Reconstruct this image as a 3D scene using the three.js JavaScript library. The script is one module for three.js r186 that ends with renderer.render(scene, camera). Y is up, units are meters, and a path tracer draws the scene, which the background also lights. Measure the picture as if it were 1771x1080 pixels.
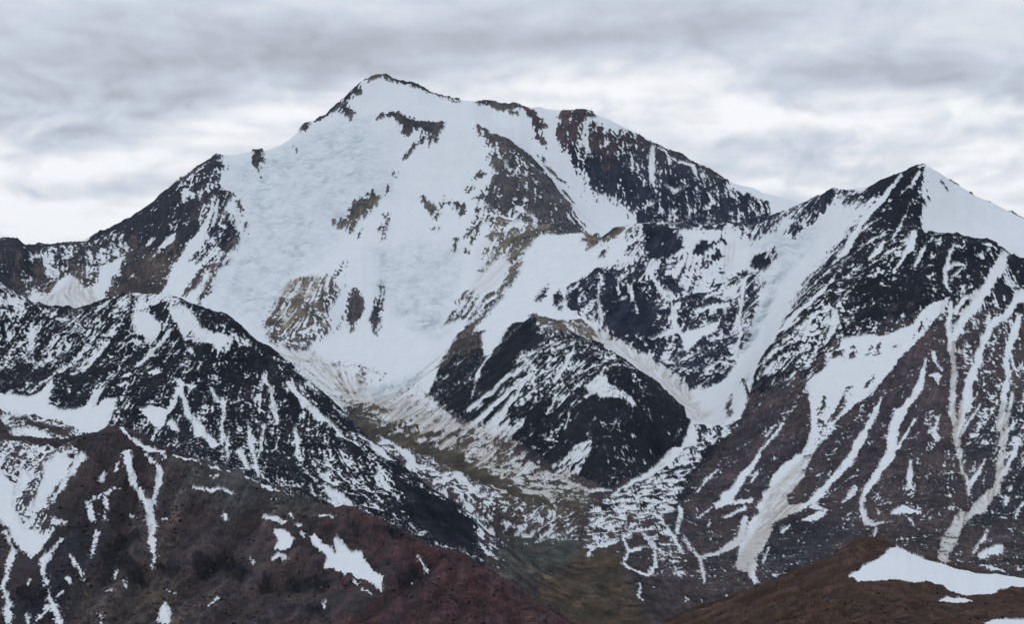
import * as THREE from 'three';

// ---------------------------------------------------------------- camera, sky, sun, exposure
const EYE = 1500;                                   // the viewpoint's height above the datum, metres
const scene = new THREE.Scene();
const camera = new THREE.PerspectiveCamera(22.414, 1771 / 1080, 20, 120000);
camera.position.set(0, EYE, 0);
camera.rotation.x = Math.atan(80 / 2725);
const renderer = new THREE.WebGLRenderer({ antialias: true });
renderer.toneMapping = THREE.LinearToneMapping;
renderer.toneMappingExposure = 1.0;
renderer.shadowMap.enabled = true;

// noise: seeded gradient noise in the plane
const PERM = new Uint8Array(512), GRADX = new Float32Array(256), GRADY = new Float32Array(256);
{
  let s = 20240611;
  const rnd = () => { s = (Math.imul(s, 1664525) + 1013904223) >>> 0; return s / 4294967296; };
  const p = Array.from({ length: 256 }, (_, i) => i);
  for (let i = 255; i > 0; i--) { const j = Math.floor(rnd() * (i + 1)); [p[i], p[j]] = [p[j], p[i]]; }
  for (let i = 0; i < 512; i++) PERM[i] = p[i & 255];
  for (let i = 0; i < 256; i++) { const a = rnd() * 6.2831853; GRADX[i] = Math.cos(a); GRADY[i] = Math.sin(a); }
}
function noise(x, y) {                               // about -1 .. 1
  const xi = Math.floor(x), yi = Math.floor(y), fx = x - xi, fy = y - yi;
  const X = xi & 255, Y = yi & 255;
  const u = fx * fx * fx * (fx * (fx * 6 - 15) + 10), v = fy * fy * fy * (fy * (fy * 6 - 15) + 10);
  const a = PERM[X] + Y, b = PERM[X + 1] + Y;
  const g0 = PERM[a], g1 = PERM[b], g2 = PERM[a + 1], g3 = PERM[b + 1];
  const n0 = GRADX[g0] * fx + GRADY[g0] * fy, n1 = GRADX[g1] * (fx - 1) + GRADY[g1] * fy;
  const n2 = GRADX[g2] * fx + GRADY[g2] * (fy - 1), n3 = GRADX[g3] * (fx - 1) + GRADY[g3] * (fy - 1);
  const p = n0 + (n1 - n0) * u, q = n2 + (n3 - n2) * u;
  return (p + (q - p) * v) * 1.6;
}
function fbm(x, y, octaves) { let s = 0, a = 0.5; for (let i = 0; i < octaves; i++) { s += a * noise(x, y); x = x * 2.03 + 17.3; y = y * 2.03 - 9.1; a *= 0.5; } return s; }
const clamp = (v, a, b) => v < a ? a : v > b ? b : v;
const smooth = (a, b, v) => { const t = clamp((v - a) / (b - a), 0, 1); return t * t * (3 - 2 * t); };
const mix = (a, b, t) => a + (b - a) * t;

// the sky: a broken grey cloud deck with brighter gaps low down
{
  const w = 4096, h = 2048, px = new Float32Array(w * h * 4);
  // cloud masses in the deck: bearing and elevation of the middle, half extents (degrees), tilt, lightness
  const masses = [[-15.46,9.88,8.83,1.89,0.06,-0.12],[-5.58,11.14,7.99,1.16,0.05,-0.0975],[3.46,11.56,6.73,0.84,0.06,-0.0975],[9.35,12.41,3.36,0.63,0.0,-0.037500000000000006],[-17.36,12.62,4.21,0.63,0.0,0.06],[-6.84,12.72,4.21,0.38,0.03,0.05],[-8.74,8.83,3.99,0.8,0.15,0.2],[0.94,9.92,4.21,0.5,0.05,0.22],[5.56,9.67,2.94,1.05,0.0,0.14],[12.92,10.09,5.47,0.76,0.0,-0.12],[16.07,9.46,3.36,0.46,0.0,-0.07500000000000001],[12.92,8.52,5.47,0.46,0.02,0.14],[8.72,7.99,2.52,1.05,0.0,0.12],[12.5,7.04,4.63,0.63,0.0,-0.09],[17.13,6.94,2.94,0.84,0.0,0.12],[10.82,5.99,2.94,0.29,0.0,0.12],[-16.1,7.04,4.21,0.5,0.05,0.2],[-16.31,5.89,3.15,0.38,0.05,-0.09],[-15.89,5.15,3.36,0.63,0.05,0.2],[-17.78,7.99,2.52,0.55,0.05,-0.09],[-13.36,8.1,2.73,0.46,0.05,-0.03],[17.13,11.98,2.52,0.84,0.0,0.06]];
  for (let j = 0; j < h; j++) {
    const el = (j + 0.5) / h * Math.PI - Math.PI / 2, eld = el * 57.29578;
    for (let i = 0; i < w; i++) {
      const lon = (i + 0.5) / w * 2 * Math.PI - Math.PI;        // u = 0.5 looks along +x; u = 0.25 along -z
      const dx = Math.cos(el) * Math.cos(lon), dz = Math.cos(el) * Math.sin(lon), dy = Math.sin(el);
      const az = Math.atan2(dx, -dz) * 57.29578;
      const k = 1 / (Math.abs(dy) + 0.1), X = dx * k, Z = dz * k;
      const wx = fbm(X * 1.3 + 5, Z * 1.3, 3) * 0.35, wz = fbm(X * 1.3, Z * 1.3 + 31, 3) * 0.35;
      let l = 0.72 + 0.24 * fbm((X + wx) * 1.5 + 3, (Z + wz) * 1.5 + 8, 5) + 0.08 * fbm(X * 5, Z * 5, 4);
      l = mix(l, mix(0.88, 0.62, smooth(5, 15, eld)), 0.55);
      const wob = fbm(az * 0.16, eld * 0.42 + 3, 4), wob2 = fbm(az * 0.2 + 40, eld * 0.5, 4);
      for (const [a0, e0, sa, se, tilt, d] of masses) {
        let da = az - a0; if (da > 180) da -= 360; if (da < -180) da += 360;
        const de = eld - e0 - tilt * da;
        const q = (da + wob2 * 3) ** 2 / (sa * sa) + (de + wob * 1.2) ** 2 / (se * se);
        if (q < 9) l += d * Math.exp(-q);
      }
      if (eld > -1) l += (0.24 * fbm(az * 0.36 + wob * 1.5, eld * 0.95, 5) + 0.10 * fbm(az * 1.0 + wob * 2, eld * 2.1 + 7, 4)) * (1 - smooth(7.5, 12, eld) * 0.6) * (1 - smooth(20, 35, eld));
      l = clamp(0.74 + (l - 0.73) * 1.22, 0.42, 0.99);
      if (eld < -1) l = mix(l, 0.3, smooth(-1, -6, eld));
      const warm = smooth(0.66, 0.92, l), o = (j * w + i) * 4;
      px[o] = l * mix(0.90, 0.985, warm); px[o + 1] = l * mix(0.985, 1.0, warm); px[o + 2] = l * mix(1.12, 1.03, warm); px[o + 3] = 1;
    }
  }
  const sky = new THREE.DataTexture(px, w, h, THREE.RGBAFormat, THREE.FloatType);
  sky.mapping = THREE.EquirectangularReflectionMapping; sky.magFilter = THREE.LinearFilter; sky.minFilter = THREE.LinearFilter; sky.needsUpdate = true;
  scene.background = sky; scene.environment = sky;
}
const sun = new THREE.DirectionalLight(new THREE.Color(1.0, 0.975, 0.94), 0.5);
sun.position.set(-5200, 9500, -1200); sun.target.position.set(0, 1200, -6000);
sun.castShadow = true; sun.shadow.radius = 30; sun.shadow.mapSize.set(2048, 2048);
Object.assign(sun.shadow.camera, { left: -9000, right: 9000, top: 9000, bottom: -9000, near: 10, far: 30000 });
scene.add(sun, sun.target);
scene.fog = new THREE.FogExp2(new THREE.Color(0.5, 0.68, 1.0), 0.000006);

// ---------------------------------------------------------------- relief: surveyed points (x, y, z) on crests, spurs, faces, gully floors and toes
const RELIEF = [
  [-3747,2332,-7800], [-3639,2307,-7840], [-3529,2282,-7880], [-3419,2257,-7920], [-3307,2232,-7960], [-3194,2206,-8000],
  [-3101,2192,-8067], [-3007,2178,-8133], [-2911,2163,-8200], [-2816,2155,-8275], [-2718,2147,-8350], [-2657,2133,-8400],
  [-2642,2109,-8450], [-2579,2112,-8500], [-2420,2142,-8600], [-2313,2142,-8650], [-2301,2181,-8700], [-2164,2246,-8750],
  [-2105,2293,-8800], [-1983,2423,-8900], [-1906,2520,-9000], [-1827,2598,-9100], [-1746,2678,-9200], [-1526,2725,-9300],
  [-1345,2784,-9350], [-1242,2892,-9400], [-1133,2951,-9450], [-1035,3058,-9500], [-935,3161,-9550], [-834,3230,-9600],
  [-692,3202,-9600], [-512,3140,-9550], [-334,3068,-9500], [-124,3046,-9450], [16,3017,-9400], [153,2991,-9350],
  [341,2973,-9300], [441,2951,-9250], [558,2899,-9200], [723,2807,-9150], [886,2723,-9100], [981,2666,-9050],
  [1108,2583,-9000], [1201,2521,-8950], [1358,2466,-8900], [1480,2411,-8850], [1617,2361,-8800], [1806,2268,-8700],
  [1955,2215,-8650], [2101,2164,-8600], [2235,2143,-8580], [2369,2123,-8560], [2502,2102,-8540], [2635,2082,-8520],
  [2766,2062,-8500], [2893,2058,-8480], [3020,2053,-8460], [3146,2049,-8440], [3271,2044,-8420], [3396,2040,-8400],
  [3520,2036,-8380], [3643,2031,-8360], [3766,2027,-8340], [3888,2023,-8320], [4009,2018,-8300], [-3915,2132,-8150],
  [-3686,2082,-8230], [-3452,2032,-8310], [-3236,1992,-8417], [-3035,1963,-8550], [-2832,1947,-8700], [-2751,1909,-8800],
  [-2519,1942,-8950], [-2394,1981,-9050], [-2189,2093,-9150], [-1980,2320,-9350], [-1813,2478,-9550], [-1395,2584,-9700],
  [-1175,2751,-9800], [-969,2961,-9900], [-717,3002,-9950], [-347,2868,-9850], [16,2817,-9750], [354,2773,-9650],
  [579,2699,-9550], [920,2523,-9450], [1151,2383,-9350], [1411,2266,-9250], [1681,2161,-9150], [2034,2015,-9000],
  [2327,1943,-8930], [2605,1902,-8890], [2880,1862,-8850], [3145,1853,-8810], [3407,1844,-8770], [3667,1836,-8730],
  [3924,1827,-8690], [4178,1818,-8650], [-4516,1332,-9400], [-4246,1282,-9480], [-3972,1232,-9560], [-3717,1192,-9667],
  [-3479,1163,-9800], [-3239,1147,-9950], [-3142,1109,-10050], [-2870,1142,-10200], [-2725,1181,-10300], [-2488,1293,-10400],
  [-2245,1520,-10600], [-2050,1678,-10800], [-1575,1784,-10950], [-1325,1951,-11050], [-1091,2161,-11150], [-807,2202,-11200],
  [-391,2068,-11100], [18,2017,-11000], [400,1973,-10900], [655,1899,-10800], [1042,1723,-10700], [1305,1583,-10600],
  [1602,1466,-10500], [1911,1361,-10400], [2316,1215,-10250], [2652,1143,-10180], [2971,1102,-10140], [3287,1062,-10100],
  [3591,1053,-10060], [3893,1044,-10020], [4192,1036,-9980], [4488,1027,-9940], [4782,1018,-9900], [-783,2916,-9220],
  [-663,2933,-9200], [-557,2872,-9130], [-404,2861,-9100], [-293,2840,-9050], [-184,2819,-9000], [-117,2782,-8950],
  [-18,2717,-8860], [111,2597,-8720], [203,2457,-8560], [292,2325,-8400], [381,2157,-8200], [-53,2886,-9250],
  [116,2763,-9150], [247,2593,-9000], [375,2449,-8900], [500,2341,-8800], [624,2269,-8720], [715,2232,-8660],
  [426,2197,-8620], [324,2411,-8850], [181,2629,-9020], [545,2593,-9000], [699,2444,-8850], [1018,2422,-8800],
  [775,2245,-8620], [990,2230,-8560], [1311,2290,-8600], [1288,2214,-8450], [1564,2284,-8600], [-435,3024,-9400],
  [-122,2946,-9350], [-851,3024,-9400], [219,2875,-9220], [-957,2739,-9100], [-1227,2675,-9120], [-930,2542,-8850],
  [-1237,2366,-8720], [-1476,2526,-9000], [-1455,2187,-8500], [-1011,2183,-8450], [-983,2013,-8220], [-735,2542,-8850],
  [-615,2693,-9000], [-524,2354,-8600], [-563,2076,-8250], [-667,1914,-8050], [-812,1671,-7750], [-951,1555,-7500],
  [-1131,1612,-7600], [-1342,1730,-7850], [-1334,1949,-8150], [-340,2530,-8750], [-322,2171,-8300], [-429,1913,-8030],
  [-248,1848,-7900], [-351,1668,-7620], [-440,1500,-7250], [-551,1669,-7680], [-631,1500,-7300], [-749,1448,-7150],
  [-473,1398,-6950], [-583,1327,-6750], [-1694,2059,-8450], [-1632,1794,-8000], [-2009,2100,-8600], [-1944,1861,-8200],
  [-2212,1957,-8300], [-2293,1821,-7950], [-2487,1922,-8200], [-2575,1857,-8100], [-2134,1663,-7400], [-3030,1835,-7600],
  [-111,2373,-8480], [-17,2232,-8300], [-106,2129,-8150], [-195,2034,-8080], [-863,2008,-8140], [-937,1802,-7840],
  [-986,1690,-7660], [-1031,1582,-7480], [-1491,1431,-6300], [-1938,1547,-6400], [-2625,1546,-6300], [-1109,1381,-6500],
  [-849,1340,-6700], [-1427,1551,-7000], [118,2151,-8120], [48,2055,-7950], [21,1941,-7750], [-48,1822,-7500],
  [-95,1749,-7325], [-140,1678,-7150], [-227,1580,-6850], [-299,1471,-6600], [-331,1360,-6380], [318,1971,-7550],
  [198,1819,-7250], [420,1989,-7400], [37,1706,-7000], [-64,1613,-6850], [40,1888,-7550], [-85,1524,-6550],
  [163,2151,-8120], [330,2117,-7850], [481,2115,-7500], [584,2128,-7400], [683,2128,-7300], [833,2106,-7200],
  [919,2102,-7150], [1004,2098,-7100], [1144,2120,-7000], [1208,2144,-6920], [1259,2167,-6850], [1308,2188,-6780],
  [1367,2210,-6700], [1481,2206,-6550], [1542,2232,-6500], [1625,2267,-6450], [1683,2280,-6400], [1783,2230,-6420],
  [1888,2157,-6380], [1966,2105,-6330], [2035,2058,-6250], [2092,2018,-6200], [2148,1978,-6150], [2202,1939,-6100],
  [2256,1900,-6050], [2332,1877,-6031], [2407,1853,-6012], [2482,1830,-5994], [2556,1807,-5975], [2630,1784,-5956],
  [2703,1762,-5938], [2776,1739,-5919], [2848,1717,-5900], [615,1998,-7800], [879,1976,-7600], [1060,1968,-7500],
  [1278,2014,-7320], [1386,2058,-7180], [1572,2076,-6950], [1726,2137,-6850], [1894,2100,-6820], [2091,1975,-6730],
  [2227,1888,-6600], [2347,1809,-6500], [2486,1747,-6431], [2647,1700,-6394], [2806,1654,-6356], [2963,1609,-6319],
  [793,2144,-8150], [1204,2133,-7900], [294,1757,-7000], [443,1754,-6920], [603,1886,-7000], [646,1695,-6650],
  [797,1880,-6900], [798,1643,-6500], [993,1877,-6850], [1064,2013,-6980], [552,1571,-6420], [659,1455,-6100],
  [730,1402,-5950], [919,1640,-6350], [796,1500,-6120], [1248,1985,-6600], [1124,1832,-6450], [1008,1672,-6250],
  [898,1533,-6050], [803,1414,-5850], [734,1310,-5650], [247,1649,-6750], [368,1572,-6500], [494,1488,-6280],
  [592,1422,-6100], [680,1344,-5900], [730,1287,-5700], [84,1663,-6620], [161,1615,-6310], [230,1570,-6000],
  [288,1544,-5840], [343,1519,-5680], [434,1464,-5520], [478,1414,-5440], [520,1366,-5360], [579,1290,-5220],
  [581,1273,-5170], [509,1204,-5060], [409,1136,-4980], [295,1091,-4900], [228,1116,-5000], [140,1133,-5150],
  [29,1203,-5400], [-73,1244,-5600], [-159,1252,-5750], [-283,1315,-6150], [321,1364,-5320], [304,1223,-5050],
  [172,1378,-5550], [164,1248,-5300], [426,1272,-5180], [32,1500,-6100], [30,1334,-5650], [-77,1370,-5900],
  [-196,1408,-6250], [-132,1524,-6500], [1529,2137,-6300], [1383,2006,-6120], [1313,1942,-6060], [1245,1879,-6000],
  [1174,1812,-5925], [1105,1747,-5850], [1036,1675,-5765], [968,1604,-5680], [914,1541,-5590], [860,1480,-5500],
  [808,1366,-5370], [747,1294,-5220], [656,1225,-5080], [597,1182,-4930], [541,1142,-4780], [487,1087,-4550],
  [1572,2000,-6050], [1623,1954,-5850], [1722,1925,-5750], [1759,1892,-5680], [1661,1984,-6150], [1833,1977,-6120],
  [1766,2124,-6280], [1903,2024,-6200], [1937,1926,-5950], [1821,1862,-5800], [1393,1789,-5620], [1524,1742,-5500],
  [1639,1741,-5480], [1789,1742,-5500], [1223,1706,-5600], [1403,1618,-5350], [1229,1539,-5280], [1103,1560,-5420],
  [981,1424,-5200], [1026,1352,-5050], [1168,1390,-5020], [1297,1391,-4950], [1457,1463,-5000], [1624,1463,-5000],
  [1271,1231,-4600], [1102,1214,-4600], [964,1204,-4750], [824,1246,-4950], [768,1128,-4620], [893,1098,-4400],
  [1017,1096,-4250], [1173,1111,-4250], [1443,1223,-4450], [1297,1111,-4250], [590,1084,-4550], [620,1029,-4300],
  [713,1024,-4200], [815,1009,-3950], [1005,1022,-3850], [1279,1053,-3950], [1597,1217,-4300], [1861,1537,-5000],
  [2216,1365,-4600], [1778,1054,-3700], [676,961,-3600], [887,979,-3400], [1260,979,-3400], [473,1075,-4470],
  [473,1026,-4180], [468,988,-3950], [443,940,-3650], [421,905,-3400], [-580,1323,-6720], [-465,1254,-6335],
  [-361,1195,-5950], [-260,1157,-5650], [-167,1124,-5350], [-66,1094,-5115], [26,1068,-4880], [111,1051,-4690],
  [188,1036,-4500], [248,1003,-4120], [269,975,-3780], [293,951,-3420], [299,935,-3100], [602,1213,-5400],
  [494,1155,-5100], [359,1096,-4800], [407,1067,-4550], [389,1001,-4020], [22,1006,-4100], [88,980,-3750],
  [167,1003,-4000], [142,954,-3400], [-56,1013,-4300], [194,976,-3680], [-223,1092,-4850], [-387,1164,-5400],
  [-421,1273,-6200], [-175,1193,-5600], [203,903,-2600], [393,951,-2600], [560,972,-2500], [888,993,-2400],
  [108,903,-2600], [-2544,1929,-5300], [-2455,1915,-5271], [-2368,1902,-5243], [-2281,1889,-5214], [-2194,1876,-5186],
  [-2109,1863,-5157], [-2025,1850,-5129], [-1941,1837,-5100], [-1838,1820,-5050], [-1737,1803,-5000], [-1594,1741,-4900],
  [-1533,1701,-4850], [-1473,1669,-4800], [-1376,1658,-4770], [-1318,1645,-4750], [-1240,1661,-4720], [-1175,1683,-4700],
  [-1102,1689,-4650], [-1006,1684,-4600], [-928,1659,-4550], [-868,1634,-4500], [-801,1618,-4450], [-752,1574,-4400],
  [-711,1537,-4370], [-663,1526,-4350], [-627,1492,-4320], [-576,1472,-4300], [-523,1417,-4250], [-478,1386,-4200],
  [-446,1357,-4150], [-399,1312,-4100], [-349,1278,-4050], [-286,1237,-4000], [-224,1191,-3930], [-149,1151,-3850],
  [-98,1121,-3800], [-81,1095,-3720], [-86,1068,-3580], [-2688,1789,-5600], [-2503,1762,-5543], [-2321,1736,-5486],
  [-2143,1710,-5429], [-1947,1680,-5350], [-1691,1601,-5200], [-1565,1529,-5100], [-1401,1505,-5050], [-1250,1543,-5000],
  [-1072,1544,-4900], [-926,1494,-4800], [-803,1434,-4700], [-709,1386,-4650], [-617,1332,-4600], [-512,1246,-4500],
  [-428,1172,-4400], [-308,1097,-4300], [-160,1011,-4150], [-87,955,-4020], [-2904,1599,-6050], [-2706,1572,-5993],
  [-2512,1546,-5936], [-2321,1520,-5879], [-2111,1490,-5800], [-1838,1411,-5650], [-1703,1339,-5550], [-1526,1315,-5500],
  [-1362,1353,-5450], [-1170,1354,-5350], [-1013,1304,-5250], [-880,1244,-5150], [-777,1196,-5100], [-677,1142,-5050],
  [-563,1056,-4950], [-472,982,-4850], [-340,907,-4750], [-178,821,-4600], [-97,765,-4470], [-1286,1392,-4200],
  [-1105,1350,-4100], [-1004,1317,-4000], [-1195,1326,-3950], [-1079,1296,-3850], [-1478,1533,-4550], [-1282,1500,-4450],
  [-1094,1500,-4350], [-1081,1408,-4180], [-941,1532,-4380], [-891,1409,-4150], [-836,1286,-3900], [-748,1438,-4200],
  [-702,1298,-3950], [-649,1220,-3650], [-599,1323,-4030], [-546,1204,-3680], [-471,1283,-3950], [-429,1171,-3600],
  [-341,1194,-3800], [-314,1116,-3500], [-223,1123,-3680], [-209,1084,-3450], [-140,1090,-3620], [-131,1065,-3400],
  [-1751,1452,-4400], [-1551,1300,-3900], [-1243,1386,-2600], [-1197,1385,-2592], [-1150,1385,-2583], [-1104,1384,-2575],
  [-1058,1384,-2567], [-1013,1384,-2558], [-967,1383,-2550], [-915,1381,-2533], [-862,1379,-2517], [-811,1376,-2500],
  [-756,1370,-2500], [-692,1374,-2500], [-655,1381,-2500], [-623,1392,-2500], [-570,1367,-2450], [-519,1354,-2420],
  [-471,1341,-2400], [-421,1327,-2370], [-354,1308,-2330], [-308,1297,-2300], [-262,1285,-2270], [-218,1279,-2240],
  [-165,1260,-2200], [-114,1245,-2150], [-66,1235,-2100], [-27,1222,-2050], [11,1207,-2000], [52,1190,-1930],
  [79,1178,-1880], [104,1164,-1840], [128,1152,-1800], [-1315,1336,-2750], [-1217,1335,-2733], [-1120,1334,-2717],
  [-1024,1333,-2700], [-914,1329,-2667], [-801,1320,-2650], [-695,1331,-2650], [-605,1317,-2600], [-500,1291,-2550],
  [-377,1258,-2480], [-279,1235,-2420], [-177,1210,-2350], [-70,1185,-2250], [11,1157,-2150], [85,1128,-2030],
  [138,1102,-1950], [-1483,1146,-3100], [-1373,1145,-3083], [-1264,1144,-3067], [-1157,1143,-3050], [-1034,1139,-3017],
  [-907,1130,-3000], [-786,1141,-3000], [-687,1127,-2950], [-569,1101,-2900], [-430,1068,-2830], [-320,1045,-2770],
  [-203,1020,-2700], [-81,995,-2600], [13,967,-2500], [99,938,-2380], [163,912,-2300], [-913,1265,-2300],
  [-738,1267,-2280], [-661,1281,-2300], [-572,1267,-2280], [-488,1267,-2280], [-399,1270,-2250], [-307,1253,-2180],
  [-219,1239,-2100], [-137,1220,-2020], [-60,1204,-1930], [-4,1195,-1900], [-663,1156,-2050], [-508,1159,-2030],
  [-349,1169,-1970], [-198,1181,-1900], [-812,1156,-2050], [-532,1092,-1650], [-352,1092,-1650], [-166,1104,-1600],
  [-20,1116,-1550], [-652,1092,-1650], [-623,1215,-2170], [-503,1227,-2200], [-445,1228,-2190], [-326,1209,-2100],
  [53,1389,-620], [72,1396,-620], [89,1403,-620], [105,1409,-620], [117,1416,-620], [128,1423,-620],
  [137,1428,-620], [146,1428,-620], [150,1426,-610], [161,1421,-600], [179,1417,-600], [194,1416,-600],
  [208,1415,-600], [222,1415,-600], [235,1414,-600], [249,1414,-600], [262,1413,-600], [275,1413,-600],
  [288,1412,-600], [60,1377,-700], [101,1391,-700], [132,1404,-700], [155,1416,-700], [170,1414,-690],
  [202,1405,-680], [236,1403,-680], [267,1402,-680], [297,1401,-680], [326,1400,-680], [92,1239,-1070],
  [154,1253,-1070], [201,1266,-1070], [236,1278,-1070], [261,1276,-1060], [312,1267,-1050], [364,1265,-1050],
  [412,1264,-1050], [458,1263,-1050], [504,1262,-1050], [80,1411,-530], [94,1420,-500], [123,1424,-550],
  [107,1420,-475], [151,1419,-540], [128,1423,-460], [145,1424,-450], [167,1424,-450], [52,1408,-450],
  [216,1421,-450], [-700,1080,-700], [-250,1170,-900], [0,1497,0], [-100,1455,-150], [100,1468,-150],
  [0,1430,-300], [200,1445,-300], [-300,1440,0], [400,1470,0], [-200,1310,-500], [-600,1060,-1100],
  [-700,1240,-300], [0,1170,-900], [300,1140,-1300], [700,1170,-1400], [800,1440,-300], [1200,1340,-800],
  [-6000,1300,-12500], [0,1300,-13000], [6000,1300,-12500], [4500,1500,-10500], [-4800,1600,-10500], [-2500,1200,-1500],
  [3000,1150,-1500], [-4000,1700,-5000], [4500,1650,-5000], [0,1800,-11800],
];
// multiquadric surface through the points
const X0 = -5200, Z0 = 400, CELL = 20, GX = 521, GZ = 681;       // grid runs along +x and -z
const height = new Float32Array(GX * GZ);
{
  const n = RELIEF.length, m = n + 3, A = new Float64Array(m * (m + 1)), S = m + 1;
  for (let i = 0; i < n; i++) {
    const [xi, yi, zi] = RELIEF[i];
    for (let j = 0; j < n; j++) { const dx = xi - RELIEF[j][0], dz = zi - RELIEF[j][2]; A[i * S + j] = Math.sqrt(dx * dx + dz * dz + 625); }
    A[i * S + n] = 1; A[i * S + n + 1] = xi / 1000; A[i * S + n + 2] = zi / 1000;
    A[n * S + i] = 1; A[(n + 1) * S + i] = xi / 1000; A[(n + 2) * S + i] = zi / 1000;
    A[i * S + m] = yi;
  }
  for (let c = 0; c < m; c++) {
    let p = c; for (let r = c + 1; r < m; r++) if (Math.abs(A[r * S + c]) > Math.abs(A[p * S + c])) p = r;
    if (p !== c) for (let k = c; k <= m; k++) { const t = A[c * S + k]; A[c * S + k] = A[p * S + k]; A[p * S + k] = t; }
    const inv = 1 / A[c * S + c];
    for (let r = c + 1; r < m; r++) { const f = A[r * S + c] * inv; if (f) for (let k = c; k <= m; k++) A[r * S + k] -= f * A[c * S + k]; }
  }
  const w = new Float64Array(m);
  for (let r = m - 1; r >= 0; r--) { let s = A[r * S + m]; for (let k = r + 1; k < m; k++) s -= A[r * S + k] * w[k]; w[r] = s / A[r * S + r]; }
  const rx = RELIEF.map(p => p[0]), rz = RELIEF.map(p => p[2]);
  const px = Float64Array.from(rx), pz = Float64Array.from(rz);
  for (let j = 0; j < GZ; j++) for (let i = 0; i < GX; i++) {
    const x = X0 + i * CELL, z = Z0 - j * CELL; let s = w[n] + w[n + 1] * x / 1000 + w[n + 2] * z / 1000;
    for (let k = 0; k < n; k++) { const dx = x - px[k], dz = z - pz[k]; s += w[k] * Math.sqrt(dx * dx + dz * dz + 625); }
    height[j * GX + i] = s;
  }
}
console.log('relief done');
const cub = (a, b, c, d, t) => b + 0.5 * t * (c - a + t * (2 * a - 5 * b + 4 * c - d + t * (3 * (b - c) + d - a)));
function relief(x, z) {
  const fx = clamp((x - X0) / CELL, 1, GX - 3.001), fz = clamp((Z0 - z) / CELL, 1, GZ - 3.001), i = Math.floor(fx), j = Math.floor(fz), a = fx - i, b = fz - j;
  let o = (j - 1) * GX + i - 1; const H = height;
  const r0 = cub(H[o], H[o + 1], H[o + 2], H[o + 3], a); o += GX;
  const r1 = cub(H[o], H[o + 1], H[o + 2], H[o + 3], a); o += GX;
  const r2 = cub(H[o], H[o + 1], H[o + 2], H[o + 3], a); o += GX;
  const r3 = cub(H[o], H[o + 1], H[o + 2], H[o + 3], a);
  return cub(r0, r1, r2, r3, b);
}
// fall line of the relief (unit vectors downhill) for gullies and streaks
const fallX = new Float32Array(GX * GZ), fallZ = new Float32Array(GX * GZ), steep = new Float32Array(GX * GZ);
for (let j = 1; j < GZ - 1; j++) for (let i = 1; i < GX - 1; i++) {
  const o = j * GX + i, gx = (height[o + 1] - height[o - 1]) / (2 * CELL), gz = -(height[o + GX] - height[o - GX]) / (2 * CELL), l = Math.hypot(gx, gz) + 1e-4;
  fallX[o] = -gx / l; fallZ[o] = -gz / l; steep[o] = l;
}
function gridAt(f, x, z) {
  const fx = clamp((x - X0) / CELL, 1, GX - 2.001), fz = clamp((Z0 - z) / CELL, 1, GZ - 2.001), i = Math.floor(fx), j = Math.floor(fz), a = fx - i, b = fz - j, o = j * GX + i;
  return (f[o] * (1 - a) + f[o + 1] * a) * (1 - b) + (f[o + GX] * (1 - a) + f[o + GX + 1] * a) * b;
}
function streak(x, z, size, k) {                     // noise drawn out along the fall line: avalanche tracks, ribs, rills
  let s = noise(x / size + k, z / size - k), wsum = 1;
  for (const dir of [1, -1]) {
    let px = x, pz = z;
    for (let t = 1; t <= 5; t++) {
      const o = Math.round(clamp((Z0 - pz) / CELL, 1, GZ - 2)) * GX + Math.round(clamp((px - X0) / CELL, 1, GX - 2));
      px += dir * fallX[o] * size * 0.75; pz += dir * fallZ[o] * size * 0.75;
      s += noise(px / size + k, pz / size - k); wsum++;
    }
  }
  return s / Math.sqrt(wsum);
}

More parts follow.
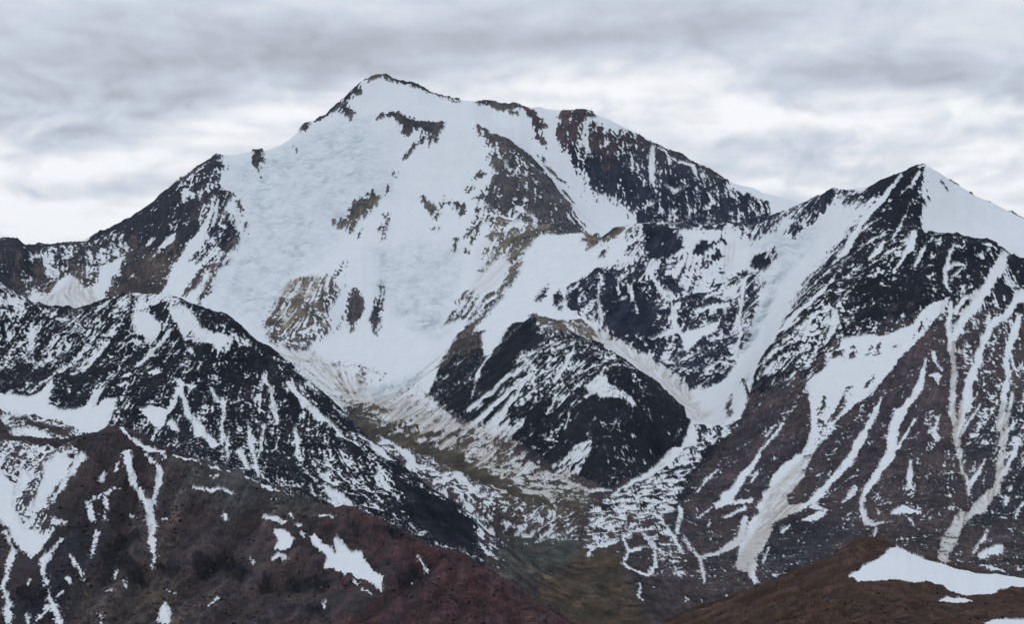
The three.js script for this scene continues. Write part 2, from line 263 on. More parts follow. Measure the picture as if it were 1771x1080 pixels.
// ---------------------------------------------------------------- what lies on the ground, as outlines (x, z pairs in metres)
// snow: [share of the ground it covers, softness of its edge in metres, outline]
const SNOW = [
  [0.06,12.1, -3194,-8002,-3130,-8140,-3032,-8201,-2940,-8280,-2840,-8346,-2741,-8419,-2661,-8460,-2592,-8543,-2443,-8659,-2313,-8670,-2326,-8780,-2186,-8841,-2127,-8890,-2007,-8979,-1948,-9040,-1886,-8935,-1841,-8850,-1750,-8803,-1702,-8725,-1717,-8640,-1706,-8582,-1757,-8527,-1767,-8471,-1789,-8386,-1800,-8256,-1782,-8054,-1792,-7929,-1904,-7912,-2011,-7873,-2097,-8069,-2101,-8281,-2087,-8469,-2087,-8557,-2144,-8389,-2179,-8345,-2148,-8196,-2203,-8098,-2260,-8196,-2305,-8249,-2353,-8154,-2322,-7898,-2456,-8100,-2407,-7755,-2519,-7748,-2607,-7670,-2695,-7601,-2784,-7541,-2867,-7467,-2916,-7316,-3061,-7675,-3114,-7804],
  [0.3,12.3, -2580,-8303,-2497,-8433,-2408,-8559,-2301,-8626,-2192,-8698,-2101,-8654,-2087,-8557,-2147,-8400,-2185,-8312,-2184,-8251,-2237,-8168,-2326,-8271,-2384,-8210,-2497,-8234],
  [1.2,8.8, -2287,-7546,-2331,-7929,-2357,-8168,-2326,-8227,-2279,-8212,-2196,-8073,-2162,-8114,-2148,-8196,-2186,-8361,-2098,-8477,-2101,-8281,-2098,-8098,-2007,-7695,-2149,-7623],
  [1,6.3, -1924,-8560,-1889,-8599,-1840,-8637,-1838,-8571,-1884,-8537],
  [0.9,6.3, -2006,-8616,-1982,-8648,-1945,-8637,-1973,-8610],
  [0.9,9.4, -1939,-8471,-1924,-8503,-1913,-8537,-1920,-8545,-1931,-8511,-1944,-8477],
  [0.9,9.1, -2010,-8259,-2002,-8295,-1998,-8334,-2005,-8339,-2009,-8301,-2018,-8269],
  [1,9.7, -1834,-8797,-1837,-8831,-1832,-8862,-1800,-8877,-1770,-8904,-1774,-8911,-1808,-8891,-1845,-8875,-1846,-8835,-1840,-8799],
  [0.4,13.2, -1926,-9061,-1823,-9164,-1754,-9240,-1694,-9136,-1660,-8994,-1673,-8891,-1741,-8838,-1841,-8850],
  [-0.1,10.0, -1777,-9062,-1772,-9133,-1755,-9165,-1736,-9133,-1718,-9109,-1686,-9050,-1663,-8992,-1657,-8996,-1675,-9056,-1705,-9139,-1751,-9243,-1778,-9235,-1795,-9203,-1786,-9077],
  [-0.1,9.9, -1775,-8935,-1738,-8962,-1697,-8982,-1701,-8994,-1743,-8974,-1783,-8950],
  [-0.1,9.8, -1864,-8885,-1823,-8884,-1780,-8872,-1741,-8882,-1708,-8904,-1671,-8914,-1675,-8930,-1715,-8924,-1751,-8909,-1791,-8913,-1831,-8911,-1871,-8906],
  [0.12,12.7, -1750,-8803,-1680,-8891,-1634,-8887,-1578,-8816,-1596,-8720,-1520,-8599,-1462,-8471,-1483,-8379,-1554,-8366,-1626,-8449,-1690,-8554,-1717,-8640,-1707,-8701],
  [1.1,9.3, -1680,-8799,-1676,-8750,-1678,-8708,-1683,-8677,-1691,-8645,-1695,-8621,-1700,-8603,-1721,-8576,-1741,-8547,-1755,-8515,-1771,-8481,-1786,-8442,-1795,-8396,-1804,-8335,-1791,-8254,-1796,-8183,-1801,-8083,-1782,-7954,-1698,-7910,-1714,-8022,-1734,-8124,-1738,-8203,-1731,-8268,-1731,-8335,-1730,-8391,-1731,-8442,-1714,-8472,-1694,-8503,-1686,-8542,-1669,-8572,-1662,-8598,-1659,-8625,-1659,-8660,-1647,-8692,-1657,-8745,-1664,-8796],
  [1.1,9.4, -1690,-8584,-1662,-8542,-1627,-8501,-1610,-8472,-1592,-8442,-1583,-8447,-1601,-8479,-1622,-8508,-1652,-8550,-1679,-8591],
  [0.95,9.6, -1646,-8786,-1650,-8733,-1641,-8677,-1644,-8642,-1645,-8603,-1628,-8593,-1624,-8630,-1622,-8670,-1631,-8726,-1634,-8781],
  [0.95,9.5, -1583,-8730,-1589,-8687,-1603,-8654,-1606,-8606,-1579,-8574,-1556,-8545,-1548,-8562,-1573,-8589,-1593,-8604,-1587,-8640,-1575,-8677,-1572,-8723],
  [-0.1,9.0, -1586,-8393,-1599,-8354,-1620,-8325,-1637,-8288,-1647,-8240,-1665,-8202,-1670,-8141,-1678,-8083,-1677,-8009,-1671,-8002,-1668,-8069,-1644,-8105,-1629,-8151,-1610,-8191,-1606,-8247,-1594,-8290,-1585,-8337,-1580,-8386],
  [-0.1,9.3, -1665,-8472,-1676,-8459,-1691,-8454,-1700,-8428,-1711,-8403,-1705,-8393,-1689,-8410,-1665,-8411,-1661,-8440,-1656,-8462],
  [-0.1,9.2, -1520,-8428,-1523,-8384,-1538,-8349,-1541,-8296,-1546,-8244,-1539,-8235,-1524,-8278,-1509,-8320,-1509,-8371,-1512,-8423],
  [-0.1,8.9, -1548,-8254,-1563,-8215,-1562,-8159,-1576,-8120,-1575,-8061,-1588,-8014,-1587,-7941,-1581,-7934,-1571,-7990,-1553,-8034,-1546,-8088,-1540,-8137,-1545,-8198,-1541,-8246],
  [-0.1,9.1, -1582,-8344,-1574,-8295,-1576,-8252,-1569,-8200,-1571,-8154,-1564,-8147,-1559,-8191,-1556,-8237,-1564,-8288,-1573,-8339],
  [-0.1,9.1, -1502,-8317,-1502,-8301,-1504,-8290,-1504,-8271,-1509,-8257,-1503,-8249,-1494,-8259,-1487,-8273,-1490,-8293,-1495,-8313],
  [-0.1,9.1, -1539,-8313,-1537,-8291,-1535,-8279,-1538,-8269,-1532,-8261,-1527,-8269,-1519,-8279,-1531,-8310],
  [-0.1,9.3, -1612,-8462,-1631,-8447,-1647,-8428,-1667,-8408,-1681,-8374,-1674,-8362,-1652,-8381,-1628,-8398,-1621,-8432,-1605,-8450],
  [0,9.6, -1531,-8753,-1521,-8725,-1507,-8701,-1494,-8670,-1487,-8637,-1477,-8635,-1485,-8670,-1493,-8708,-1509,-8735,-1525,-8759],
  [0,9.4, -1456,-8552,-1447,-8511,-1437,-8474,-1433,-8476,-1444,-8510,-1453,-8552],
  [-0.2,10.5, -1171,-9368,-1143,-9375,-1113,-9371,-1088,-9400,-1057,-9402,-1039,-9429,-1015,-9439,-986,-9442,-960,-9456,-955,-9495,-935,-9505,-923,-9512,-908,-9524,-916,-9544,-941,-9619,-965,-9619,-981,-9601,-1004,-9599,-1022,-9580,-1032,-9486,-1057,-9486,-1092,-9560,-1119,-9540,-1139,-9519,-1160,-9480,-1175,-9383],
  [-0.2,10.5, -898,-9554,-859,-9537,-825,-9539,-791,-9544,-753,-9532,-703,-9519,-654,-9517,-600,-9495,-547,-9486,-495,-9493,-443,-9492,-401,-9485,-357,-9449,-313,-9424,-311,-9498,-356,-9560,-397,-9580,-440,-9601,-495,-9619,-548,-9619,-603,-9621,-656,-9640,-705,-9660,-758,-9660,-797,-9660,-842,-9660,-875,-9641,-910,-9640],
  [-0.1,10.4, -1289,-9458,-1250,-9353,-1225,-9339,-1208,-9344,-1203,-9375,-1222,-9460,-1239,-9460,-1251,-9460,-1273,-9460,-1293,-9458],
  [0.05,6.7, -1543,-9340,-1508,-9360,-1478,-9260,-1433,-9128,-1461,-9111,-1438,-8992,-1469,-9058,-1490,-9084,-1527,-9143,-1514,-9190],
  [0,7.1, -908,-9640,-821,-9660,-775,-9660,-739,-9660,-793,-9542,-835,-9536],
  [0.02,7.0, -821,-9660,-750,-9660,-659,-9640,-551,-9619,-444,-9601,-312,-9560,-304,-9431,-421,-9483,-508,-9478,-632,-9495,-766,-9546],
  [1.1,5.2, -519,-9527,-469,-9601,-414,-9520,-375,-9510,-337,-9441,-298,-9429,-297,-9439,-336,-9456,-375,-9580,-414,-9599,-467,-9601,-518,-9541],
  [0,7.0, -1002,-9519,-949,-9619,-911,-9522,-909,-9461,-955,-9470],
  [0.05,7.0, -1179,-9480,-1109,-9540,-1033,-9486,-977,-9483,-1000,-9439,-1060,-9414,-1123,-9540,-1153,-9499],
  [-0.1,10.3, -1043,-9453,-974,-9390,-942,-9344,-953,-9283,-987,-9319,-1028,-9376],
  [0,7.0, -1141,-9511,-1090,-9434,-1070,-9354],
  [-0.1,6.9, -1297,-9455,-1267,-9460,-1211,-9460,-1206,-9310,-1224,-9297],
  [0,10.4, -1393,-9401,-1372,-9430,-1350,-9440,-1352,-9440,-1373,-9423,-1395,-9401],
  [0,10.1, -1270,-9219,-1265,-9190,-1255,-9161,-1251,-9161,-1259,-9189,-1266,-9217],
  [0,6.7, -792,-9204,-761,-9234,-665,-9227,-628,-9182,-537,-9133,-381,-9114,-399,-9060,-426,-8996,-434,-8968,-457,-9014,-474,-8970,-477,-9023,-519,-9056,-526,-9072,-567,-9078,-613,-9068,-642,-9095,-665,-9141,-695,-9183,-737,-9194],
  [0,9.9, -481,-9058,-505,-9034,-532,-9018,-554,-8999,-578,-8984,-602,-8963,-619,-8930,-613,-8923,-595,-8953,-568,-8968,-544,-8984,-513,-8989,-482,-9002,-455,-9024],
  [0.1,9.4, -964,-8494,-902,-8588,-830,-8660,-770,-8706,-715,-8689,-724,-8645,-745,-8604,-790,-8538,-829,-8491,-864,-8406,-885,-8428,-867,-8496,-913,-8461],
  [0,9.6, -690,-8748,-693,-8720,-698,-8692,-693,-8689,-685,-8716,-684,-8747],
  [0,9.3, -695,-8527,-694,-8489,-686,-8455,-692,-8427,-701,-8395,-690,-8383,-677,-8411,-666,-8447,-669,-8488,-675,-8525],
  [0,9.2, -678,-8406,-681,-8354,-690,-8307,-687,-8303,-676,-8352,-673,-8405],
  [0,9.7, -658,-8843,-656,-8828,-656,-8813,-652,-8813,-653,-8828,-654,-8843],
  [0,9.2, -793,-8423,-813,-8389,-828,-8347,-825,-8344,-810,-8384,-789,-8418],
  [-0.05,6.3, -513,-8635,-484,-8632,-453,-8584,-403,-8522,-408,-8493,-428,-8459,-457,-8484,-470,-8545],
  [-0.05,6.3, -391,-8540,-372,-8599,-357,-8552,-331,-8522,-333,-8496,-362,-8510,-386,-8496],
  [-0.05,6.2, -328,-8530,-286,-8486,-245,-8474,-249,-8395,-270,-8395,-303,-8450],
  [0,9.3, -404,-8455,-407,-8433,-409,-8411,-405,-8410,-404,-8432,-401,-8452],
  [0,9.2, -414,-8347,-410,-8330,-408,-8312,-402,-8312,-405,-8329,-405,-8345],
  [0,9.0, -297,-8227,-299,-8191,-300,-8158,-296,-8156,-296,-8190,-293,-8224],
  [0,5.9, -249,-8110,-238,-8151,-222,-8097,-237,-8097],
  [0.1,9.5, -205,-9029,-144,-8999,-44,-8923,54,-8808,133,-8938,200,-8701,276,-8679,327,-8357,393,-8185,234,-8022,163,-8119,60,-8307,-47,-8315,-147,-8433,-198,-8489,-149,-8532,-106,-8582,-87,-8630,-126,-8696,-137,-8760,-102,-8801,-142,-8848,-176,-8923],
  [1,9.6, -96,-8855,-89,-8808,-82,-8760,-55,-8703,-35,-8643,-22,-8621,-8,-8603,-2,-8611,-14,-8630,-26,-8647,-43,-8708,-69,-8765,-75,-8809,-84,-8858],
  [0.9,9.4, 60,-8589,83,-8566,107,-8545,110,-8552,85,-8569,63,-8594],
  [0.9,9.5, 44,-8659,30,-8625,13,-8598,16,-8594,32,-8623,48,-8655],
  [0.42,9.1, -148,-8445,-48,-8340,51,-8389,110,-8222,58,-8149,-16,-8146,-52,-8036,-88,-8078,-130,-8129,-114,-8237,-145,-8327],
  [1.1,6.0, -40,-8154,-23,-8244,50,-8251,92,-8166,28,-8110,-16,-8107],
  [1,9.2, 20,-8362,53,-8327,87,-8291,105,-8257,124,-8224,133,-8237,115,-8273,93,-8303,60,-8339,26,-8373],
  [0,9.1, -182,-8400,-190,-8356,-202,-8315,-216,-8276,-225,-8247,-235,-8218,-227,-8208,-210,-8227,-194,-8252,-187,-8301,-173,-8344,-173,-8395],
  [0,9.1, -176,-8301,-182,-8256,-193,-8218,-209,-8183,-218,-8142,-210,-8134,-197,-8168,-178,-8200,-171,-8247,-163,-8293],
  [0,9.5, -198,-8616,-176,-8628,-155,-8643,-161,-8655,-185,-8647,-205,-8628],
  [0,9.5, -249,-8574,-229,-8576,-211,-8581,-216,-8594,-234,-8588,-253,-8588],
  [0.1,6.3, -202,-8630,-151,-8662,-138,-8630,-182,-8613],
  [0.1,6.3, -250,-8550,-213,-8588,-206,-8552,-231,-8530],
  [0.12,8.6, -90,-8051,-58,-8144,-1,-8100,58,-8137,178,-8147,198,-8095,117,-8024,77,-7937,50,-7832,27,-7606,-48,-7409,-124,-7121,-161,-7121,-138,-7294,-49,-7557,-16,-7826,-4,-7909,-40,-7997],
  [0,8.9, -74,-8188,-94,-8132,-118,-8100,-135,-8061,-154,-8029,-150,-8024,-126,-8049,-105,-8081,-89,-8125,-67,-8176],
  [0,8.9, -52,-8185,-70,-8122,-95,-8085,-111,-8044,-133,-8015,-129,-8009,-105,-8037,-86,-8075,-64,-8115,-47,-8178],
  [0,8.9, -30,-8183,-56,-8127,-75,-8076,-90,-8031,-112,-8000,-108,-7993,-84,-8022,-64,-8063,-50,-8119,-27,-8178],
  [0,8.9, -11,-8185,-36,-8122,-53,-8063,-76,-8027,-91,-7983,-87,-7978,-71,-8019,-45,-8051,-28,-8112,-5,-8174],
  [0,8.9, 11,-8181,-13,-8114,-34,-8054,-53,-8009,-71,-7966,-67,-7959,-46,-7997,-22,-8034,-3,-8098,16,-8174],
  [0,8.9, 31,-8183,5,-8110,-14,-8041,-28,-7983,-50,-7948,-46,-7939,-22,-7971,-1,-8020,15,-8097,38,-8171],
  [0,8.9, 53,-8180,29,-8100,9,-8024,-12,-7975,-30,-7926,-26,-7917,-5,-7961,18,-8007,39,-8085,58,-8173],
  [0,8.8, 73,-8180,61,-8117,48,-8056,27,-8014,10,-7951,-9,-7904,-5,-7895,19,-7932,40,-7983,55,-8044,69,-8107,80,-8173],
  [0,8.8, 95,-8180,83,-8112,67,-8049,51,-7990,29,-7934,11,-7882,15,-7873,35,-7921,58,-7971,78,-8029,92,-8102,101,-8174],
  [0.1,7.6, -132,-7281,-188,-7252,-250,-7125,-285,-6727,-340,-6600,-357,-6600,-291,-6600,-207,-6600,-154,-6600,-129,-6600,-116,-6642,-161,-6900,-145,-7106],
  [-0.05,8.5, -231,-7834,-258,-7780,-277,-7709,-300,-7653,-320,-7579,-309,-7526,-291,-7624,-262,-7667,-248,-7755,-226,-7821],
  [-0.05,8.4, -186,-7827,-208,-7775,-226,-7707,-244,-7648,-260,-7570,-284,-7519,-274,-7462,-248,-7506,-229,-7589,-211,-7661,-201,-7753,-179,-7807],
  [-0.05,8.4, -157,-7719,-177,-7665,-196,-7607,-215,-7526,-238,-7455,-228,-7394,-201,-7443,-179,-7528,-170,-7636,-151,-7695],
  [-0.05,8.8, -118,-7976,-141,-7959,-166,-7951,-158,-7931,-133,-7943,-113,-7966],
  [-0.05,8.2, -67,-7545,-101,-7573,-131,-7567,-146,-7492,-167,-7458,-184,-7391,-192,-7320,-202,-7262,-188,-7187,-179,-7255,-170,-7311,-154,-7374,-135,-7431,-121,-7504,-92,-7497,-62,-7497],
  [0.17,9.5, 235,-9168,304,-9211,422,-9205,488,-9170,587,-9131,665,-9183,771,-9123,989,-9120,1118,-9079,1217,-9020,1225,-8840,1336,-8764,1453,-8691,1224,-6895,1158,-6854,1024,-7060,900,-7106,802,-7165,703,-7228,634,-7355,692,-8769,574,-8845,473,-8887,426,-8935,379,-8992,299,-9078,277,-9123],
  [-0.1,32.8, 417,-9092,582,-9060,705,-8933,757,-8781,737,-8726,601,-8848,474,-8913,397,-9016],
  [0.15,6.8, 260,-9241,378,-9360,455,-9321,483,-9204,434,-9172,337,-9195],
  [0.05,6.8, 33,-9383,136,-9332,172,-9265,198,-9205,164,-9195,203,-9124,133,-9167,124,-9239,77,-9314],
  [0.2,6.7, 117,-9190,167,-9161,199,-9101,150,-9131],
  [0.05,6.9, -309,-9483,-245,-9429,-142,-9521,33,-9479,67,-9344,-19,-9356,-67,-9371,-123,-9410,-220,-9415],
  [0,6.9, -36,-9363,33,-9332,36,-9302,-5,-9314],
  [1.2,6.0, 1217,-9020,1367,-8959,1488,-8900,1265,-6845,1239,-6840,1428,-8731,1341,-8796,1284,-8845,1241,-8863],
  [1,10.0, 811,-9092,844,-9058,876,-9026,890,-9009,908,-8994,911,-8997,895,-9014,884,-9040,848,-9067,813,-9097],
  [1,6.6, 909,-8996,947,-8982,1042,-8999,1047,-8906,1021,-8962,955,-8965],
  [1.05,9.9, 809,-9068,795,-9011,782,-8963,780,-8918,787,-8874,810,-8874,804,-8918,812,-8960,814,-9007,824,-9068],
  [0.9,10.0, 427,-9114,428,-9089,429,-9062,449,-9041,466,-9021,481,-9026,465,-9046,455,-9067,443,-9089,442,-9112],
  [0.95,9.6, 1213,-8819,1235,-8762,1256,-8706,1259,-8709,1239,-8767,1218,-8825],
  [0.95,9.5, 1311,-8696,1321,-8638,1338,-8582,1343,-8588,1326,-8643,1316,-8699],
  [0.95,9.7, 859,-8848,879,-8826,904,-8799,949,-8816,990,-8831,989,-8838,947,-8826,909,-8821,890,-8836,864,-8853],
  [0.9,9.6, 1085,-8791,1103,-8738,1123,-8686,1140,-8650,1158,-8611,1165,-8620,1151,-8660,1145,-8708,1112,-8747,1092,-8796],
  [1,9.6, 968,-8725,971,-8689,973,-8655,968,-8637,962,-8610,966,-8608,975,-8632,991,-8654,982,-8692,974,-8726],
  [0.8,9.7, 741,-8759,781,-8762,822,-8767,820,-8774,779,-8769,739,-8765],
  [0,9.9, 146,-9036,175,-9018,193,-8955,223,-8933,253,-8916,292,-8919,304,-8916,319,-8916,321,-8919,308,-8923,296,-8928,264,-8941,235,-8968,205,-8989,183,-9031,151,-9050],
  [0,9.9, 375,-8984,391,-8960,409,-8938,423,-8946,405,-8968,382,-8987],
  [0,9.7, 289,-8806,314,-8811,337,-8786,339,-8796,317,-8825,292,-8826],
  [0,9.1, 346,-8279,365,-8242,386,-8200,389,-8208,368,-8247,351,-8290],
  [0.45,11.5, -1113,-8025,-1049,-8034,-955,-7990,-891,-8069,-862,-8154,-854,-8141,-896,-7985,-892,-7844,-903,-7746,-926,-7660,-956,-7541,-992,-7396,-1039,-7347,-1105,-7389,-1191,-7660,-1212,-7722,-1177,-7831,-1135,-7912],
  [-0.05,8.6, -910,-7975,-881,-7849,-903,-7746,-933,-7692,-932,-7844],
  [-0.1,8.5, -1010,-7812,-1023,-7766,-1038,-7721,-1053,-7680,-1072,-7646,-1070,-7585,-1082,-7514,-1075,-7499,-1063,-7577,-1057,-7629,-1038,-7658,-1029,-7709,-1017,-7760,-1006,-7809],
  [1.1,8.4, -992,-7809,-1008,-7765,-1018,-7709,-1034,-7667,-1053,-7634,-1061,-7587,-1069,-7509,-1065,-7499,-1055,-7579,-1045,-7626,-1027,-7658,-1012,-7702,-1003,-7760,-989,-7807],
  [-0.1,8.5, -986,-7827,-1001,-7783,-1017,-7736,-1030,-7689,-1043,-7646,-1052,-7604,-1061,-7545,-1055,-7536,-1044,-7595,-1035,-7638,-1013,-7665,-1002,-7719,-994,-7777,-982,-7822],
  [1.1,8.5, -968,-7824,-982,-7780,-996,-7729,-1011,-7677,-1026,-7638,-1034,-7594,-1050,-7545,-1045,-7536,-1030,-7590,-1021,-7633,-1002,-7665,-988,-7721,-979,-7777,-966,-7822],
  [-0.1,8.5, -962,-7841,-975,-7797,-994,-7755,-1004,-7697,-1022,-7656,-1027,-7611,-1040,-7568,-1034,-7562,-1019,-7604,-1010,-7645,-992,-7682,-986,-7746,-966,-7790,-958,-7838],
  [1.1,8.5, -944,-7841,-961,-7799,-976,-7753,-987,-7694,-1003,-7646,-1011,-7607,-1028,-7567,-1024,-7563,-1006,-7604,-994,-7641,-981,-7687,-968,-7748,-956,-7797,-942,-7839],
  [-0.1,8.5, -939,-7863,-954,-7816,-969,-7773,-985,-7721,-988,-7656,-1000,-7621,-1017,-7585,-1012,-7580,-993,-7616,-975,-7651,-967,-7711,-959,-7766,-944,-7810,-935,-7860],
  [1.1,8.5, -922,-7868,-936,-7817,-951,-7775,-967,-7724,-981,-7663,-996,-7626,-1005,-7585,-1001,-7582,-990,-7623,-975,-7660,-957,-7716,-945,-7772,-933,-7817,-919,-7866],
  [-0.1,8.5, -916,-7892,-928,-7834,-943,-7792,-962,-7750,-976,-7690,-983,-7638,-994,-7601,-989,-7597,-975,-7634,-965,-7682,-946,-7738,-936,-7788,-920,-7832,-912,-7890],
  [1.1,8.5, -899,-7897,-913,-7843,-927,-7797,-944,-7751,-953,-7690,-968,-7639,-982,-7602,-979,-7599,-962,-7636,-948,-7689,-936,-7748,-922,-7795,-909,-7841,-896,-7895],
  [-0.1,8.6, -893,-7919,-911,-7866,-925,-7816,-936,-7772,-947,-7719,-962,-7660,-971,-7616,-966,-7616,-957,-7658,-934,-7711,-926,-7768,-913,-7814,-903,-7861,-890,-7915],
  [1.1,8.6, -876,-7922,-887,-7870,-903,-7821,-921,-7778,-938,-7726,-943,-7663,-959,-7619,-956,-7617,-938,-7663,-932,-7724,-915,-7775,-898,-7819,-884,-7868,-873,-7921],
  [-0.1,8.6, -869,-7941,-881,-7890,-899,-7841,-915,-7795,-923,-7748,-936,-7690,-948,-7638,-944,-7636,-930,-7689,-912,-7744,-903,-7795,-891,-7839,-874,-7887,-866,-7939],
  [1.1,8.6, -852,-7946,-866,-7897,-881,-7849,-898,-7804,-917,-7756,-922,-7697,-937,-7643,-934,-7641,-917,-7697,-911,-7756,-892,-7802,-874,-7846,-862,-7895,-849,-7944],
  [-0.1,8.6, -846,-7963,-864,-7919,-881,-7870,-892,-7822,-905,-7777,-915,-7726,-927,-7667,-922,-7665,-905,-7722,-894,-7777,-880,-7821,-868,-7866,-858,-7915,-841,-7959],
  [1.1,8.6, -828,-7966,-847,-7922,-860,-7875,-876,-7829,-894,-7785,-900,-7733,-916,-7673,-912,-7672,-896,-7733,-885,-7783,-869,-7827,-855,-7873,-843,-7921,-825,-7965],
  [-0.05,5.7, -828,-7792,-814,-7876,-799,-7953,-774,-7937,-729,-7838,-744,-7777,-772,-7750,-783,-7660,-806,-7750],
  [0,8.7, -795,-7954,-808,-7919,-820,-7883,-822,-7861,-824,-7841,-820,-7841,-814,-7861,-810,-7882,-799,-7915,-791,-7953],
  [-0.05,5.7, -710,-7753,-696,-7854,-665,-7954,-648,-7892,-645,-7787,-648,-7633,-659,-7594,-688,-7702],
  [0,8.8, -673,-8010,-670,-7980,-672,-7951,-668,-7949,-666,-7980,-666,-8010],
  [0,8.4, -930,-7653,-917,-7695,-915,-7724,-907,-7673,-898,-7617,-910,-7589,-916,-7553,-909,-7548,-894,-7577,-877,-7619,-893,-7685,-901,-7760,-927,-7702,-938,-7656],
  [0,8.5, -838,-7766,-845,-7722,-848,-7667,-843,-7667,-842,-7724,-835,-7766],
  [0,8.2, -975,-7377,-962,-7467,-947,-7529,-940,-7575,-928,-7616,-937,-7619,-955,-7580,-963,-7538,-976,-7487,-984,-7394],
  [0.03,7.9, 577,-7311,613,-7354,691,-7380,749,-7259,753,-7125,768,-7050,721,-7016,681,-7002,614,-7067,579,-7140,599,-7196],
  [0.6,8.0, 532,-7436,611,-7336,590,-7084,527,-7183],
  [0.37,9.8, 245,-7202,315,-7231,409,-7204,560,-7101,682,-7015,760,-7019,804,-6961,929,-6843,1030,-6764,1033,-6561,978,-6368,918,-6152,852,-6012,796,-5873,714,-5910,649,-6011,620,-6156,542,-6300,447,-6432,400,-6618,289,-6868,255,-6991],
  [0.72,20.2, 711,-7043,805,-6967,921,-6878,963,-6647,865,-6643,760,-6797,672,-6918],
  [-0.05,14.9, 318,-7070,376,-7076,497,-6963,573,-6945,616,-6724,606,-6367,543,-6309,450,-6470,388,-6620,386,-6801],
  [1.1,7.6, 382,-7069,383,-7014,376,-6963,378,-6900,376,-6827,380,-6744,375,-6658,380,-6656,390,-6741,389,-6824,389,-6898,388,-6957,391,-7010,389,-7065],
  [1.1,7.6, 508,-6973,516,-6914,522,-6846,527,-6772,532,-6696,537,-6696,536,-6772,531,-6845,527,-6913,514,-6973],
  [1.1,7.6, 443,-6906,475,-6898,506,-6901,505,-6907,475,-6906,443,-6913],
  [1.1,7.6, 601,-7016,615,-6965,621,-6910,630,-6848,652,-6794,681,-6768,700,-6724,706,-6734,689,-6784,667,-6824,651,-6862,636,-6913,625,-6966,608,-7019],
  [1.1,7.3, 679,-6764,677,-6708,673,-6652,673,-6600,668,-6547,673,-6498,675,-6445,680,-6446,683,-6500,680,-6549,682,-6599,683,-6650,684,-6707,684,-6763],
  [1.1,7.2, 763,-6602,793,-6589,823,-6595,851,-6572,878,-6568,876,-6539,879,-6496,884,-6495,885,-6535,883,-6585,852,-6599,823,-6612,793,-6609,763,-6614],
  [1.1,7.1, 553,-6413,587,-6423,621,-6441,654,-6465,672,-6480,690,-6487,690,-6500,671,-6496,651,-6492,618,-6474,585,-6448,552,-6429],
  [1.1,7.2, 988,-6753,977,-6675,962,-6619,953,-6556,941,-6502,928,-6438,908,-6393,891,-6329,894,-6320,911,-6383,934,-6422,950,-6484,960,-6544,971,-6602,983,-6664,993,-6741],
  [1.1,6.9, 918,-6443,914,-6377,907,-6308,902,-6232,882,-6176,867,-6110,850,-6042,853,-6033,870,-6103,886,-6162,909,-6215,912,-6302,919,-6373,923,-6437],
  [1.1,7.1, 510,-6501,525,-6427,543,-6378,546,-6381,528,-6432,514,-6506],
  [-0.1,5.2, 308,-7201,335,-7207,349,-7072,329,-6980,307,-7110],
  [-0.1,5.2, 185,-7142,219,-7242,231,-7112,210,-6924,184,-6993],
  [-0.1,5.3, 101,-7125,124,-7265,169,-7340,155,-7197,131,-7077],
  [-0.1,5.1, 252,-7108,284,-7134,306,-7039,290,-6894,250,-6909,243,-6997],
  [-0.1,5.2, 397,-7178,456,-7120,490,-7009,449,-7006,414,-7068],
  [1.15,4.7, 678,-6445,746,-6463,853,-6466,828,-6397,752,-6355,694,-6291,690,-6389],
  [-0.05,5.2, 797,-7031,848,-7069,876,-7042,877,-7005,838,-6984,809,-7000],
  [-0.05,5.2, 881,-7041,904,-7019,891,-6995],
  [-0.05,5.2, 919,-7030,941,-7060,951,-7021],
  [-0.05,5.1, 881,-6962,912,-7002,933,-6963,892,-6928],
  [-0.05,5.0, 1037,-6872,1066,-6867,1096,-6787,1108,-6691,1087,-6657,1059,-6665,1030,-6764],
  [-0.05,4.9, 1110,-6749,1124,-6759,1125,-6678,1111,-6684],
  [-0.05,5.0, 977,-6843,1017,-6840,1014,-6706,986,-6737],
  [-0.05,5.1, 841,-6964,867,-6971,858,-6935],
  [-0.05,5.4, 411,-7431,442,-7408,431,-7302,412,-7352],
  [-0.05,5.0, 645,-6895,697,-6913,719,-6835,664,-6833],
  [0.16,7.4, 1194,-6913,1274,-6920,1324,-6860,1375,-6715,1484,-6561,1542,-6500,1506,-6450,1445,-6606,1394,-6654,1355,-6645,1320,-6650,1273,-6665,1203,-6683,1174,-6772,1211,-6770],
  [0.2,4.7, 1388,-6524,1427,-6525,1487,-6472,1494,-6400,1434,-6448],
  [0.3,5.2, 590,-7479,691,-7380,842,-7281,1007,-7120,1157,-7080,1274,-6920,1255,-6790,1160,-6908,1000,-7076,827,-7151,679,-7251],
  [-0.2,8.4, 350,-7777,437,-8216,491,-7561,560,-7519,524,-7401,477,-7429,425,-7484,375,-7583,369,-7703],
  [0,5.0, 75,-6916,103,-6920,127,-6872,108,-6616,82,-6867],
  [0,4.7, 168,-6586,224,-6817,190,-6282,168,-6297],
  [0.1,4.9, 260,-6790,307,-6724,351,-6610,302,-6612],
  [0,7.1, 309,-6527,333,-6407,357,-6307,359,-6326,337,-6451,312,-6538],
  [0.35,7.3, 224,-6817,285,-6781,349,-6589,317,-6422,252,-6567],
  [0.45,13.1, -1,-6317,107,-6565,191,-6540,262,-6238,403,-6292,352,-5507,275,-5470,199,-5470,91,-5558,-12,-5707,-66,-5881,-35,-6084],
  [0,9.2, -46,-6409,-4,-6612,47,-6613,107,-6539,134,-6223,100,-6140,37,-6152,-1,-6009,-38,-5948,-98,-5887,-123,-6063,-99,-6206,-70,-6291],
  [1.1,7.4, -134,-6847,-90,-6941,-1,-6895,-47,-6619,-83,-6385,-111,-6387,-126,-6651],
